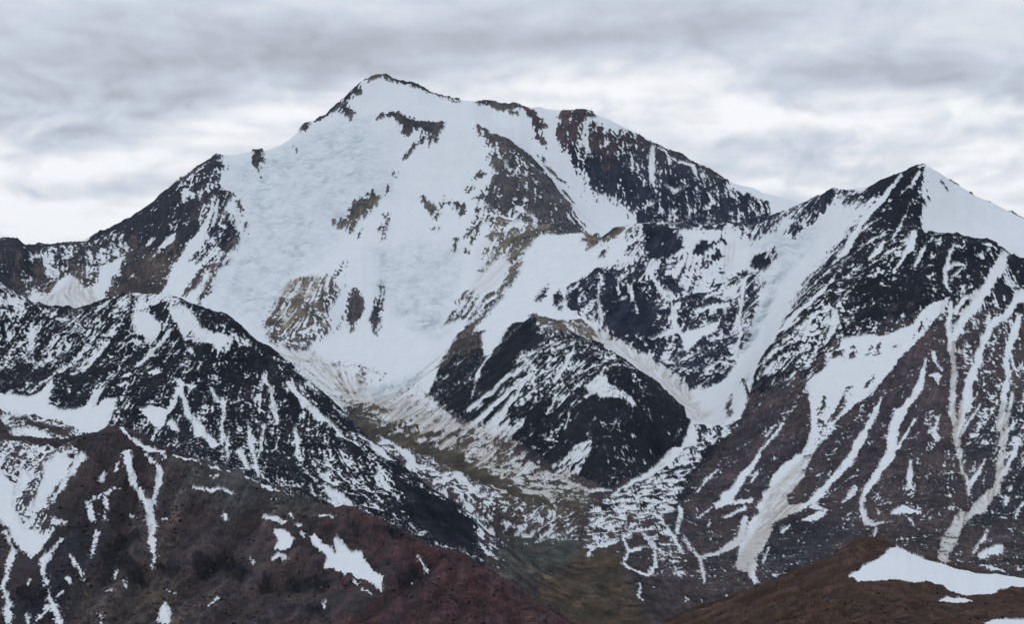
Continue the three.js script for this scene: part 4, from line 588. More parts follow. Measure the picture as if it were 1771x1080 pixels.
  [1.1,4.5, 294,-4055,308,-4050,322,-4060,335,-4076,349,-4096,349,-4110,336,-4104,324,-4105,310,-4089,296,-4079],
  [1.1,4.6, 351,-4248,359,-4180,365,-4109,375,-4046,385,-3991,387,-3995,378,-4055,371,-4125,362,-4188,353,-4252],
  [1.1,4.6, 412,-4354,421,-4277,424,-4183,426,-4125,430,-4070,435,-4020,437,-4025,435,-4079,432,-4133,433,-4201,425,-4286,415,-4359],
  [1.1,4.0, 303,-3740,295,-3671,285,-3591,289,-3558,296,-3538,298,-3548,294,-3577,291,-3600,299,-3671,305,-3740],
  [1.1,4.5, 188,-3970,202,-4028,216,-4117,237,-4126,258,-4165,280,-4186,280,-4197,258,-4186,237,-4162,215,-4146,199,-4052,185,-3979],
  [1.1,4.0, 400,-3663,399,-3638,397,-3612,399,-3614,402,-3640,404,-3664],
  [1.1,4.1, 325,-3716,335,-3719,345,-3713,346,-3722,337,-3729,327,-3732],
  [0.36,20.2, -1901,-4766,-1831,-4768,-1762,-4771,-1695,-4779,-1629,-4791,-1567,-4819,-1522,-4920,-1396,-4759,-1287,-4639,-1203,-4596,-1123,-4563,-1067,-4449,-1114,-4368,-1192,-4303,-1333,-4402,-1424,-4384,-1493,-4399,-1561,-4409,-1629,-4417,-1696,-4424,-1760,-4421,-1791,-4496,-1823,-4574,-1858,-4661],
  [0.75,6.6, -1158,-4602,-1114,-4700,-1019,-4660,-960,-4556,-954,-4477,-971,-4442,-1001,-4398,-1052,-4426,-1084,-4479,-1084,-4518,-1118,-4534],
  [0.1,4.9, -1040,-4514,-1016,-4533,-976,-4502,-964,-4469,-981,-4453,-1017,-4467],
  [0.2,5.0, -1129,-4620,-1098,-4634,-1084,-4518,-1096,-4501],
  [1.1,4.9, -1084,-4507,-1040,-4492,-998,-4455,-992,-4428,-1003,-4406,-1049,-4429,-1070,-4459],
  [1.1,4.8, -981,-4502,-937,-4514,-902,-4462,-861,-4398,-811,-4370,-768,-4354,-770,-4303,-783,-4292,-852,-4354,-907,-4387,-941,-4439,-960,-4469],
  [1,4.9, -936,-4485,-914,-4457,-892,-4430,-873,-4407,-854,-4385,-853,-4386,-871,-4409,-889,-4434,-913,-4459,-934,-4488],
  [0.7,6.4, -788,-4377,-731,-4375,-705,-4315,-747,-4330],
  [0.1,4.8, -900,-4397,-878,-4372,-855,-4349,-855,-4352,-877,-4375,-899,-4400],
  [1,4.7, -906,-4357,-880,-4322,-860,-4288,-839,-4261,-836,-4266,-856,-4294,-878,-4326,-903,-4361],
  [1,4.8, -954,-4434,-970,-4421,-979,-4402,-993,-4387,-1007,-4371,-1008,-4342,-1019,-4323,-1028,-4301,-1022,-4292,-1009,-4309,-1002,-4335,-997,-4361,-986,-4378,-973,-4396,-962,-4415,-950,-4430],
  [0.9,4.8, -1143,-4406,-1157,-4393,-1166,-4373,-1168,-4343,-1177,-4336,-1183,-4319,-1175,-4306,-1163,-4310,-1154,-4324,-1151,-4354,-1143,-4374,-1135,-4394],
  [0.9,4.8, -1099,-4373,-1086,-4385,-1071,-4393,-1059,-4407,-1061,-4409,-1074,-4397,-1089,-4389,-1102,-4378],
  [0.9,5.0, -1418,-4641,-1406,-4603,-1397,-4567,-1388,-4529,-1374,-4487,-1351,-4447,-1334,-4401,-1324,-4401,-1343,-4449,-1360,-4488,-1371,-4523,-1382,-4561,-1396,-4601,-1412,-4640],
  [0.9,5.1, -1495,-4643,-1481,-4610,-1461,-4581,-1446,-4545,-1440,-4544,-1456,-4582,-1476,-4613,-1490,-4644],
  [0.8,5.0, -1306,-4528,-1321,-4519,-1334,-4506,-1344,-4488,-1355,-4470,-1351,-4465,-1341,-4484,-1330,-4501,-1317,-4512,-1302,-4522],
  [0.8,4.7, -1208,-4305,-1197,-4309,-1186,-4312,-1190,-4320,-1201,-4317,-1212,-4316],
  [1.1,4.6, -1696,-4263,-1639,-4276,-1577,-4279,-1514,-4276,-1449,-4270,-1383,-4260,-1292,-4210,-1265,-4232,-1254,-4310,-1235,-4257,-1223,-4154,-1166,-4115,-1116,-4142,-1108,-4194,-1090,-4204,-1097,-4127,-1067,-4157,-1037,-4153,-1036,-4067,-1034,-3956,-1069,-3916,-1141,-4017,-1230,-4066,-1336,-4117,-1399,-4126,-1462,-4132,-1523,-4134,-1582,-4129,-1638,-4117],
  [0.5,7.3, -1336,-4117,-1233,-4076,-1130,-4002,-1062,-3942,-1043,-3819,-1095,-3808,-1151,-3806,-1242,-3830],
  [-0.1,4.4, -1294,-4054,-1270,-4030,-1250,-4020,-1225,-3990,-1205,-3980,-1176,-3945,-1153,-3931,-1126,-3898,-1098,-3881,-1070,-3855,-1079,-3908,-1108,-3938,-1137,-3966,-1167,-4005,-1196,-4031,-1220,-4036,-1237,-4040,-1261,-4063,-1279,-4063,-1300,-4079],
  [1.1,4.3, -1229,-3957,-1185,-3929,-1124,-3867,-1145,-3832,-1176,-3865],
  [-0.2,4.4, -1425,-4112,-1331,-4103,-1279,-3997,-1229,-3876,-1249,-3850,-1338,-3864],
  [1.1,3.0, -968,-4092,-937,-4100,-891,-4084,-882,-4003,-906,-4006,-933,-4046],
  [1.1,2.9, -875,-4012,-869,-4039,-833,-3966,-852,-3972],
  [1.1,3.0, -892,-4170,-872,-4178,-852,-4125,-838,-4088,-853,-4100],
  [1.1,3.1, -1055,-4247,-1036,-4273,-1021,-4246,-1031,-4237],
  [1.1,3.1, -1056,-4202,-1033,-4221,-1034,-4199],
  [1.1,3.1, -985,-4260,-964,-4270,-938,-4241,-959,-4234],
  [1,4.6, -906,-4211,-887,-4194,-870,-4172,-851,-4172,-834,-4169,-835,-4177,-853,-4183,-869,-4185,-885,-4203,-904,-4220],
  [1,4.4, -860,-4109,-848,-4086,-840,-4059,-827,-4024,-809,-4001,-798,-3964,-773,-3934,-750,-3910,-731,-3867,-723,-3912,-745,-3943,-766,-3966,-779,-4002,-799,-4021,-812,-4048,-829,-4067,-839,-4092,-851,-4116],
  [1,4.4, -762,-4126,-754,-4095,-747,-4066,-743,-4030,-738,-3989,-729,-3952,-722,-3912,-715,-3910,-719,-3954,-728,-3990,-733,-4029,-736,-4066,-742,-4099,-755,-4128],
  [1,4.5, -795,-4161,-780,-4131,-767,-4099,-759,-4105,-774,-4136,-791,-4165],
  [1,4.5, -729,-4101,-719,-4108,-709,-4113,-710,-4117,-721,-4112,-731,-4105],
  [1,4.3, -713,-3980,-712,-3942,-708,-3893,-694,-3843,-683,-3788,-680,-3789,-689,-3845,-699,-3895,-707,-3940,-708,-3978],
  [1,4.3, -680,-4036,-671,-4007,-666,-3969,-654,-3918,-636,-3863,-622,-3814,-611,-3761,-600,-3705,-593,-3714,-605,-3766,-617,-3819,-631,-3869,-642,-3927,-654,-3977,-664,-4010,-674,-4040],
  [1,4.4, -638,-4035,-633,-3996,-630,-3947,-623,-3889,-620,-3831,-615,-3828,-617,-3886,-622,-3944,-623,-3995,-626,-4036],
  [1,4.2, -678,-3865,-659,-3820,-640,-3770,-632,-3745,-622,-3731,-620,-3750,-627,-3771,-634,-3788,-650,-3841,-667,-3893],
  [1,4.5, -639,-4170,-636,-4148,-633,-4127,-624,-4105,-619,-4082,-609,-4063,-603,-4041,-598,-4042,-601,-4065,-611,-4085,-612,-4109,-625,-4129,-627,-4149,-631,-4171],
  [1,4.6, -670,-4238,-659,-4206,-648,-4175,-635,-4146,-629,-4151,-642,-4178,-655,-4208,-668,-4239],
  [1,4.5, -599,-4189,-585,-4168,-573,-4147,-558,-4128,-546,-4106,-528,-4095,-516,-4075,-498,-4057,-479,-4048,-463,-4031,-447,-4024,-436,-3998,-419,-3986,-401,-3980,-384,-3968,-383,-3975,-400,-3989,-417,-4002,-431,-4015,-443,-4040,-457,-4058,-474,-4072,-492,-4080,-505,-4101,-522,-4111,-534,-4131,-550,-4145,-566,-4160,-579,-4180,-593,-4199],
  [1,4.4, -572,-4061,-561,-4035,-554,-4002,-542,-3969,-534,-3923,-532,-3870,-519,-3853,-508,-3840,-507,-3849,-517,-3865,-527,-3875,-531,-3923,-536,-3972,-548,-4005,-556,-4038,-569,-4063],
  [1,4.1, -489,-3846,-471,-3810,-454,-3774,-440,-3734,-429,-3677,-414,-3624,-400,-3582,-388,-3558,-374,-3549,-363,-3635,-373,-3660,-384,-3676,-399,-3698,-413,-3732,-432,-3757,-448,-3792,-466,-3824,-486,-3856],
  [1,4.2, -440,-3902,-442,-3863,-448,-3825,-451,-3791,-452,-3752,-441,-3746,-437,-3783,-434,-3816,-433,-3858,-427,-3895],
  [1,4.3, -414,-3907,-403,-3873,-393,-3841,-390,-3807,-380,-3773,-376,-3781,-382,-3815,-388,-3847,-397,-3879,-404,-3916],
  [1,4.3, -354,-3892,-339,-3876,-328,-3854,-320,-3818,-307,-3782,-304,-3786,-315,-3824,-323,-3861,-334,-3887,-347,-3910],
  [1,4.2, -364,-3896,-364,-3862,-362,-3831,-359,-3799,-358,-3754,-347,-3702,-340,-3645,-336,-3650,-342,-3709,-350,-3761,-353,-3800,-355,-3833,-359,-3864,-359,-3896],
  [1,4.7, -491,-4260,-482,-4260,-476,-4260,-467,-4259,-454,-4240,-447,-4239,-433,-4126,-431,-4133,-441,-4239,-440,-4239,-447,-4239,-463,-4259,-470,-4260,-477,-4260,-489,-4260],
  [1,4.4, -393,-4027,-377,-4010,-361,-4005,-346,-3983,-329,-3968,-314,-3948,-298,-3936,-296,-3951,-311,-3971,-327,-4010,-344,-4016,-360,-4031,-376,-4033,-392,-4046],
  [1,4.1, -450,-3765,-439,-3720,-429,-3667,-418,-3608,-415,-3613,-425,-3672,-436,-3725,-447,-3768],
  [1,4.0, -476,-3709,-465,-3671,-454,-3629,-451,-3636,-462,-3682,-473,-3717],
  [1,4.0, -278,-3685,-274,-3664,-269,-3643,-266,-3650,-271,-3670,-276,-3690],
  [1,4.3, -793,-3964,-776,-3940,-759,-3926,-741,-3909,-723,-3895,-722,-3911,-740,-3935,-758,-3954,-775,-3967,-793,-3974],
  [0.35,8.4, -469,-3873,-411,-3934,-354,-3934,-284,-3864,-283,-3763,-327,-3637,-361,-3712,-442,-3712],
  [-0.25,8.2, -276,-3853,-211,-3828,-147,-3808,-93,-3783,-76,-3722,-85,-3558,-163,-3545,-213,-3624,-263,-3683],
  [-0.05,12.6, -875,-4295,-806,-4289,-739,-4297,-674,-4318,-569,-4248,-673,-4215,-755,-4241],
  [0.55,4.3, -988,-2485,-951,-2482,-913,-2479,-876,-2476,-838,-2473,-802,-2473,-763,-2477,-718,-2466,-663,-2430,-647,-2404,-660,-2356,-676,-2324,-662,-2289,-637,-2277,-649,-2245,-651,-2212,-665,-2190,-688,-2214,-724,-2273,-740,-2286,-776,-2292,-812,-2300,-849,-2309,-887,-2318,-922,-2322,-940,-2365,-960,-2415],
  [1.1,2.5, -862,-2389,-817,-2385,-771,-2380,-741,-2352,-725,-2303,-698,-2259,-680,-2252,-657,-2232,-656,-2205,-665,-2190,-687,-2211,-709,-2241,-734,-2280,-779,-2283,-825,-2288,-843,-2339],
  [1.1,2.9, -698,-2422,-698,-2403,-707,-2390,-700,-2367,-697,-2350,-697,-2333,-697,-2319,-696,-2304,-687,-2299,-686,-2313,-686,-2328,-685,-2341,-675,-2349,-668,-2359,-669,-2377,-666,-2395],
  [1.1,2.9, -657,-2412,-661,-2400,-663,-2385,-665,-2373,-667,-2361,-670,-2350,-670,-2337,-674,-2327,-675,-2315,-668,-2310,-665,-2321,-663,-2332,-660,-2343,-659,-2355,-653,-2363,-652,-2376,-646,-2383,-641,-2392],
  [1.1,2.9, -739,-2387,-737,-2371,-735,-2354,-733,-2341,-731,-2328,-722,-2325,-724,-2337,-723,-2347,-719,-2360,-722,-2378],
  [1.1,2.9, -595,-2410,-586,-2392,-579,-2373,-571,-2356,-562,-2341,-550,-2328,-541,-2313,-537,-2300,-529,-2290,-527,-2276,-521,-2262,-515,-2246,-511,-2228,-505,-2212,-498,-2195,-495,-2180,-491,-2163,-490,-2163,-491,-2179,-494,-2195,-497,-2213,-500,-2229,-507,-2247,-509,-2264,-514,-2279,-519,-2292,-525,-2306,-535,-2317,-545,-2332,-555,-2346,-562,-2361,-571,-2376,-576,-2395,-585,-2418],
  [1.1,2.9, -560,-2410,-547,-2390,-536,-2374,-534,-2362,-530,-2351,-528,-2339,-525,-2326,-526,-2314,-526,-2302,-519,-2301,-519,-2312,-519,-2324,-517,-2336,-518,-2351,-523,-2364,-531,-2378,-545,-2395,-559,-2413],
  [1.1,2.9, -615,-2375,-614,-2365,-616,-2356,-607,-2351,-607,-2361,-608,-2373],
  [1.1,3.0, -599,-2388,-597,-2378,-596,-2370,-593,-2369,-595,-2378,-596,-2388],
  [1.1,2.9, -615,-2317,-606,-2318,-598,-2321,-590,-2330,-581,-2337,-584,-2342,-593,-2334,-601,-2326,-609,-2324,-617,-2321],
  [1.1,2.9, -598,-2321,-597,-2310,-593,-2301,-590,-2289,-587,-2276,-584,-2276,-587,-2288,-586,-2301,-589,-2311,-593,-2321],
  [1.1,2.9, -622,-2309,-615,-2296,-610,-2281,-605,-2276,-599,-2271,-598,-2273,-600,-2280,-602,-2285,-609,-2299,-618,-2312],
  [1.1,2.8, -592,-2255,-591,-2242,-589,-2228,-587,-2213,-584,-2198,-582,-2183,-580,-2182,-580,-2196,-582,-2211,-582,-2225,-584,-2239,-584,-2252],
  [1.1,2.7, -634,-2233,-639,-2220,-643,-2207,-647,-2196,-653,-2185,-643,-2165,-637,-2148,-627,-2131,-620,-2114,-613,-2094,-606,-2080,-598,-2067,-592,-2052,-584,-2037,-579,-2042,-586,-2056,-591,-2071,-599,-2086,-607,-2098,-617,-2115,-624,-2133,-633,-2149,-638,-2165,-641,-2179,-639,-2187,-639,-2202,-636,-2217,-631,-2230],
  [1.1,2.6, -612,-2086,-612,-2073,-615,-2063,-618,-2053,-615,-2048,-611,-2058,-608,-2069,-606,-2081],
  [1.1,2.7, -614,-2193,-605,-2180,-596,-2169,-588,-2154,-579,-2141,-578,-2142,-586,-2156,-594,-2172,-604,-2184,-614,-2195],
  [1.1,2.7, -725,-2253,-716,-2236,-706,-2220,-700,-2213,-698,-2209,-698,-2192,-694,-2172,-693,-2158,-692,-2143,-687,-2126,-677,-2109,-669,-2094,-667,-2080,-659,-2065,-655,-2050,-647,-2047,-651,-2065,-658,-2081,-662,-2095,-672,-2112,-681,-2127,-683,-2139,-685,-2153,-686,-2167,-686,-2186,-691,-2207,-698,-2217,-703,-2223,-712,-2239,-721,-2255],
  [1.1,2.6, -636,-2066,-631,-2055,-625,-2044,-622,-2045,-626,-2058,-633,-2068],
  [1.1,2.6, -457,-2077,-455,-2061,-453,-2047,-452,-2028,-445,-2002,-431,-1997,-434,-2018,-438,-2041,-447,-2061,-454,-2077],
  [1.1,2.5, -534,-2052,-532,-2043,-529,-2034,-526,-2034,-529,-2043,-531,-2052],
  [1.1,2.8, -555,-2295,-546,-2286,-537,-2276,-527,-2266,-526,-2267,-536,-2277,-545,-2287,-554,-2296],
  [1.1,3.0, -540,-2413,-530,-2397,-521,-2387,-520,-2388,-530,-2399,-539,-2415],
  [1.1,2.5, -615,-2479,-605,-2463,-594,-2452,-583,-2443,-571,-2433,-557,-2418,-543,-2410,-529,-2405,-530,-2418,-545,-2429,-559,-2440,-571,-2445,-584,-2455,-594,-2460,-603,-2473,-616,-2495],
  [1.1,2.5, -518,-2407,-507,-2400,-496,-2395,-485,-2395,-472,-2390,-473,-2398,-486,-2404,-498,-2407,-508,-2412,-519,-2417],
  [1.1,2.4, -453,-2379,-444,-2376,-435,-2371,-425,-2366,-416,-2361,-416,-2369,-426,-2378,-436,-2380,-446,-2392,-455,-2387],
  [1.1,2.4, -398,-2358,-387,-2353,-376,-2346,-364,-2327,-351,-2314,-340,-2312,-329,-2307,-317,-2291,-317,-2296,-329,-2316,-342,-2330,-353,-2332,-375,-2420,-386,-2420,-400,-2440,-411,-2440],
  [1.1,2.4, -470,-2326,-456,-2324,-442,-2317,-429,-2313,-418,-2309,-410,-2304,-402,-2298,-402,-2303,-409,-2311,-418,-2317,-430,-2321,-442,-2325,-456,-2328,-470,-2332],
  [1.1,2.3, -352,-2234,-341,-2227,-330,-2219,-322,-2216,-314,-2212,-314,-2219,-322,-2224,-330,-2231,-341,-2238,-353,-2242],
  [1.1,2.3, -317,-2239,-312,-2232,-308,-2223,-306,-2225,-311,-2234,-315,-2243],
  [1.1,2.3, -304,-2204,-298,-2199,-292,-2197,-292,-2201,-299,-2205,-305,-2209],
  [1.1,2.3, -271,-2219,-260,-2217,-249,-2210,-249,-2216,-260,-2223,-272,-2227],
  [1.1,2.3, -418,-2273,-412,-2262,-407,-2250,-405,-2250,-409,-2262,-415,-2275],
  [1.1,2.1, -125,-2079,-122,-2069,-120,-2059,-114,-2045,-108,-2032,-107,-2036,-113,-2048,-117,-2063,-120,-2073,-124,-2082],
  [1.1,2.3, -505,-2280,-500,-2282,-495,-2283,-495,-2284,-501,-2284,-505,-2281],
  [1.1,2.2, -323,-2131,-318,-2133,-315,-2134,-310,-2129,-303,-2123,-302,-2126,-308,-2136,-316,-2145,-322,-2142,-326,-2137],
  [1.1,2.2, -356,-2144,-352,-2137,-348,-2131,-346,-2133,-350,-2140,-355,-2146],
  [1.1,2.4, -474,-2359,-470,-2355,-466,-2349,-464,-2351,-468,-2357,-473,-2362],
  [1.1,2.4, -451,-2354,-444,-2353,-437,-2351,-437,-2354,-444,-2355,-451,-2356],
  [1.1,2.3, -349,-2281,-343,-2279,-338,-2276,-338,-2279,-343,-2282,-349,-2286],
  [1.1,2.1, -204,-2022,-199,-2013,-193,-2006,-193,-2008,-198,-2016,-203,-2025],
  [1.1,2.0, -190,-1992,-182,-1985,-174,-1974,-173,-1977,-181,-1988,-190,-1997],
  [1.1,2.0, -127,-1996,-124,-1987,-120,-1978,-119,-1981,-123,-1989,-126,-1999],
  [1.1,2.2, -292,-2180,-288,-2176,-285,-2171,-284,-2172,-288,-2178,-291,-2182],
  [1.1,2.0, -235,-1967,-232,-1959,-231,-1961,-233,-1969],
  [1.1,2.2, -536,-2144,-537,-2152,-536,-2158,-537,-2159,-538,-2153,-538,-2146],
  [1.1,2.2, -534,-2100,-532,-2104,-530,-2108,-533,-2114,-536,-2111,-539,-2109],
  [1.1,2.2, -524,-2137,-521,-2128,-517,-2119,-516,-2119,-519,-2129,-523,-2138],
  [1.1,2.2, -457,-2103,-452,-2100,-447,-2097,-447,-2100,-453,-2104,-458,-2105],
  [1.1,2.1, -391,-2040,-386,-2048,-381,-2056,-382,-2060,-387,-2052,-393,-2044],
  [1.1,2.2, -652,-2128,-650,-2135,-650,-2144,-653,-2146,-654,-2138,-656,-2131],
  [1.1,2.2, -604,-2142,-600,-2138,-596,-2134,-595,-2136,-599,-2142,-603,-2147],
  [1.1,2.2, -603,-2107,-602,-2112,-600,-2116,-602,-2119,-604,-2114,-606,-2109],
  [1.25,1.2, -332,-2204,-323,-2202,-308,-2189,-298,-2169,-301,-2155,-311,-2151,-325,-2154,-322,-2173],
  [1.25,1.1, -278,-2167,-270,-2173,-257,-2149,-246,-2130,-237,-2108,-234,-2110,-243,-2144,-241,-2156,-228,-2130,-213,-2102,-202,-2102,-188,-2064,-176,-2043,-164,-2025,-165,-2005,-162,-1979,-171,-1993,-185,-2013,-203,-2034,-222,-2056,-247,-2080,-245,-2097,-256,-2123,-266,-2142],
  [1.4,0.3, 118.1,-555.9,128.8,-583.1,137.1,-591.4,150.9,-619.4,159.3,-632.0,161.7,-619.4,169.8,-615.9,186.6,-627.0,207.0,-639.8,214.7,-632.0,225.0,-632.0,208.2,-585.0,196.7,-579.0,185.4,-573.1,174.3,-565.0,168.7,-552.4,155.4,-542.4,150.6,-546.4,151.0,-555.3,141.8,-551.0,132.4,-549.7,125.8,-542.7,119.0,-538.9],
  [1.4,0.2, 135.9,-507.9,143.7,-524.4,153.2,-536.2,153.5,-527.9,143.2,-506.3,137.6,-502.8],
  [1.4,0.2, 135.8,-457.8,140.3,-460.5,149.6,-462.7,157.3,-463.5,166.3,-467.5,156.1,-439.0,149.7,-442.2,143.1,-444.9,136.7,-448.7],
  [1.2,0.2, 109.6,-551.8,109.2,-547.5,109.5,-548.1,110.1,-552.6]];
// rock and scree kinds; the last ones are small patches in a darker tone
const HUE = [
  ['greybrown',63.5, -1406,-9399,-1190,-9479,-975,-9601,-750,-9660,-516,-9619,-284,-9560,-54,-9519,172,-9440,395,-9360,251,-9143,327,-8921,376,-8212,42,-7893,-71,-7594,-172,-7150,-409,-7650,-571,-7577,-729,-7489,-873,-7314,-1037,-7330,-1201,-7350,-1287,-7832,-1339,-8108,-1395,-8403,-1452,-8706,-1515,-9038,-1513,-9360,-1459,-9379],
  ['scree',30.2, -2088,-8601,-1826,-8488,-1720,-7932,-2037,-7863,-2087,-8347],
  ['scree',29.8, -1671,-8339,-1489,-8347,-1498,-8068,-1587,-7924,-1705,-7932],
  ['scree',30.0, -2560,-8240,-2376,-8286,-2185,-8312,-2135,-8125,-2294,-7853,-2426,-7814],
  ['scree',28.4, -1190,-7988,-957,-8000,-877,-7816,-975,-7472,-1125,-7382,-1217,-7704],
  ['tan',28.8, -1136,-8022,-927,-7998,-931,-7788,-1085,-7667],
  ['tan',18.7, -953,-8484,-844,-8640,-721,-8694,-772,-8545,-885,-8428],
  ['tan',23.4, -109,-8317,178,-8147,71,-7929,13,-7614,-97,-7431,-135,-8046],
  ['scree',24.2, -352,-6600,-246,-7011,-144,-7088,-110,-6600,-207,-6600],
  ['bluegrey',49.7, 349,-9077,710,-8987,950,-8913,1189,-8863,1514,-8674,1146,-6859,984,-7082,797,-7199,608,-7360,566,-8811,409,-8930],
  ['redbrown',26.9, 235,-9173,344,-9370,530,-9301,754,-9124,581,-9038,383,-9073],
  ['redbrown',13.7, 16,-9480,170,-9332,200,-9124,117,-9195],
  ['tan',22.1, 337,-7674,407,-8229,590,-7479,500,-7367],
  ['tan',19.4, 37,-7000,287,-6817,348,-6557,171,-6242],
  ['umber',46.0, 436,-4505,539,-4799,652,-5092,813,-5348,989,-5241,1178,-5400,1332,-5379,1491,-5383,1627,-5312,1759,-5241,1682,-5016,1598,-4766,1517,-4529,1442,-4309,1366,-4084,1267,-3792,1158,-3466,1027,-3078,965,-3097,903,-3118,841,-3144,779,-3175,717,-3212,656,-3258,593,-3312,530,-3373,462,-3419,381,-3369,399,-3712,415,-4067],
  ['purple',41.6, 536,-4657,683,-4912,829,-5092,901,-4785,780,-4592,664,-4380],
  ['purple',43.4, 986,-4853,1086,-4983,1188,-5104,1298,-5244,1400,-5196,1313,-4943,1227,-4690,1086,-4533,957,-4399],
  ['slate',23.4, 609,-4022,739,-4349,833,-4261,802,-3960,647,-3733],
  ['slate',39.3, 1397,-4683,1524,-4695,1455,-4486,1393,-4299,1321,-4079,1225,-4112,1315,-4412],
  ['olive',33.3, -831,-6964,-667,-6857,-488,-6482,-321,-6028,-175,-5600,27,-5136,135,-4959,231,-4698,189,-4519,77,-4758,-46,-4891,-183,-5246,-342,-5637,-603,-6203],
  ['moraine',19.4, -34,-3621,58,-4621,180,-4294,194,-3949,102,-3766,-7,-3412],
  ['brownhill',12.8, 43,-3401,103,-3789,199,-4057,285,-4112,293,-3735,295,-3301,218,-3244,145,-3184,74,-3128,5,-3220],
  ['black',14.1, 579,-5191,730,-5185,553,-4807,460,-4424,342,-4576,240,-4538,344,-4828,483,-4989],
  ['umber',17.3, 299,-4204,487,-4375,457,-3974,432,-3650,312,-3360,283,-3787],
  ['umber',11.7, -1331,-4103,-1207,-4040,-1094,-4005,-994,-4016,-959,-3876,-1045,-3826,-1135,-3799,-1229,-3790],
  ['umber',16.5, -1042,-2620,-969,-2600,-897,-2580,-832,-2580,-768,-2580,-698,-2560,-634,-2560,-574,-2540,-512,-2500,-451,-2460,-395,-2440,-337,-2400,-281,-2360,-254,-2135,-239,-2011,-223,-1880,-270,-1900,-317,-1922,-366,-1944,-415,-1965,-465,-1984,-515,-1999,-563,-2006,-611,-2013,-660,-2019,-707,-2020,-753,-2019,-799,-2017,-833,-2101,-865,-2180,-901,-2270,-931,-2343,-960,-2415],
  ['maroon',45.2, -261,-2340,-207,-2300,-155,-2280,-101,-2200,-43,-2140,11,-2060,47,-2000,79,-1879,32,-1845,-13,-1842,-58,-1844,-103,-1849,-148,-1858,-195,-1870,-132,-1944,-180,-2090],
  ['maroon',31.3, -172,-1924,-134,-1972,-93,-2023,-40,-1991,11,-2060,47,-2000,79,-1879,32,-1842,-13,-1836,-57,-1836,-102,-1839,-147,-1846,-193,-1855],
  ['slate',23.8, -663,-2199,-636,-2300,-585,-2301,-575,-2228,-561,-2145,-585,-2040,-631,-2046,-648,-2123],
  ['scree',18.6, -539,-2035,-537,-2145,-530,-2280,-513,-2281,-454,-2120,-413,-1999,-476,-2022],
  ['greybrown',10.3, -533,-2404,-469,-2391,-416,-2440,-338,-2337,-269,-2258,-297,-2219,-353,-2252,-412,-2286,-471,-2316],
  ['crag',5.6, -560,-2165,-565,-2221,-550,-2246,-523,-2243,-528,-2223,-548,-2204,-543,-2145,-548,-2125],
  ['crag',5.5, -546,-2179,-528,-2189,-503,-2171,-493,-2124,-523,-2137],
  ['crag',5.5, -433,-2172,-415,-2180,-383,-2159,-342,-2103,-360,-2093,-398,-2134,-421,-2134],
  ['crag',5.3, -330,-2101,-317,-2086,-298,-2031,-317,-2052],
  ['crag',5.1, -144,-2021,-123,-2040,-109,-2018,-109,-1969,-129,-1958],
  ['crag',5.2, -298,-2063,-260,-2062,-222,-2025,-239,-2010,-277,-2019],
  ['crag',5.6, -485,-2162,-457,-2172,-453,-2135],
  ['crag',5.6, -187,-2167,-156,-2183,-160,-2133],
  ['crag',5.0, -254,-1957,-233,-1964,-225,-1919],
  ['crag',5.4, -668,-2113,-648,-2123,-615,-2090,-632,-2073]];
// silt and dust carried on the snow
const DIRT = [
  [0.35,31.8, -1199,-7677,-998,-7440,-690,-7088,-707,-6752,-879,-6935,-1071,-7201],
  [0.6,34.7, -1151,-8027,-1005,-8037,-910,-7975,-926,-7753,-1070,-7567,-1174,-7695],
  [0.8,13.4, -1082,-7269,-1046,-7245,-1012,-7231,-969,-7204,-920,-7174,-916,-7292,-921,-7401,-929,-7411,-933,-7314,-934,-7248,-971,-7260,-1016,-7296,-1049,-7281,-1084,-7296],
  [0.5,30.0, -862,-7218,-657,-7018,-449,-6600,-304,-6600,-352,-6600,-497,-6600,-645,-6629],
  [0.6,12.5, -318,-6851,-341,-6829,-365,-6818,-387,-6796,-417,-6837,-408,-6752,-379,-6724,-357,-6757,-335,-6779,-309,-6781],
  [0.25,40.6, -165,-8102,42,-7893,-100,-7665,-214,-7716],
  [0.4,34.2, -2374,-7832,-2282,-8224,-2135,-8125,-2020,-7690,-2240,-7573],
  [0.55,13.0, -679,-7008,-661,-7084,-640,-7150,-649,-7172,-674,-7110,-687,-7023],
  [0.5,22.5, 283,-6735,396,-6559,562,-6269,650,-6020,703,-5822,694,-5500,614,-5500,577,-5951,448,-6273,331,-6242],
  [0.35,20.4, 950,-7035,991,-7012,953,-6888,926,-6877],
  [0.6,20.6, -182,-5799,-11,-5509,53,-5495,19,-5411,-91,-5483],
  [0.85,12.5, 742,-4564,844,-4528,790,-4368,721,-4335,624,-4020,553,-3743,532,-3870,613,-4148],
  [0.5,13.6, 862,-4761,970,-4863,868,-4609,746,-4489,746,-4585],
  [0.8,10.2, 1444,-5217,1482,-5203,1418,-4972,1365,-4784,1307,-4579,1256,-4361,1196,-4117,1017,-3689,1019,-3847,1158,-4169,1251,-4498,1333,-4789,1384,-4986],
  [0.55,13.2, 1477,-4829,1506,-4780,1421,-4529,1344,-4297,1128,-4036,1192,-4209,1318,-4342,1397,-4585],
  [0.4,9.5, 971,-4389,925,-4115,994,-4152,994,-4218],
  [0.4,12.5, 443,-4261,477,-4024,648,-4384,640,-4225,460,-3825],
  [0.75,29.8, -900,-7106,-609,-6764,-436,-6408,-278,-6048,-115,-5678,29,-5437,150,-5162,258,-4873,311,-4876,195,-4648,79,-4852,-46,-4959,-188,-5364,-353,-5831,-507,-6140,-681,-6512],
  [0.5,30.5, -658,-4421,-885,-7260,-671,-7066,-446,-6552,-181,-5773,-51,-5511,-225,-5815,-417,-6132,-628,-6707,-831,-6964]];
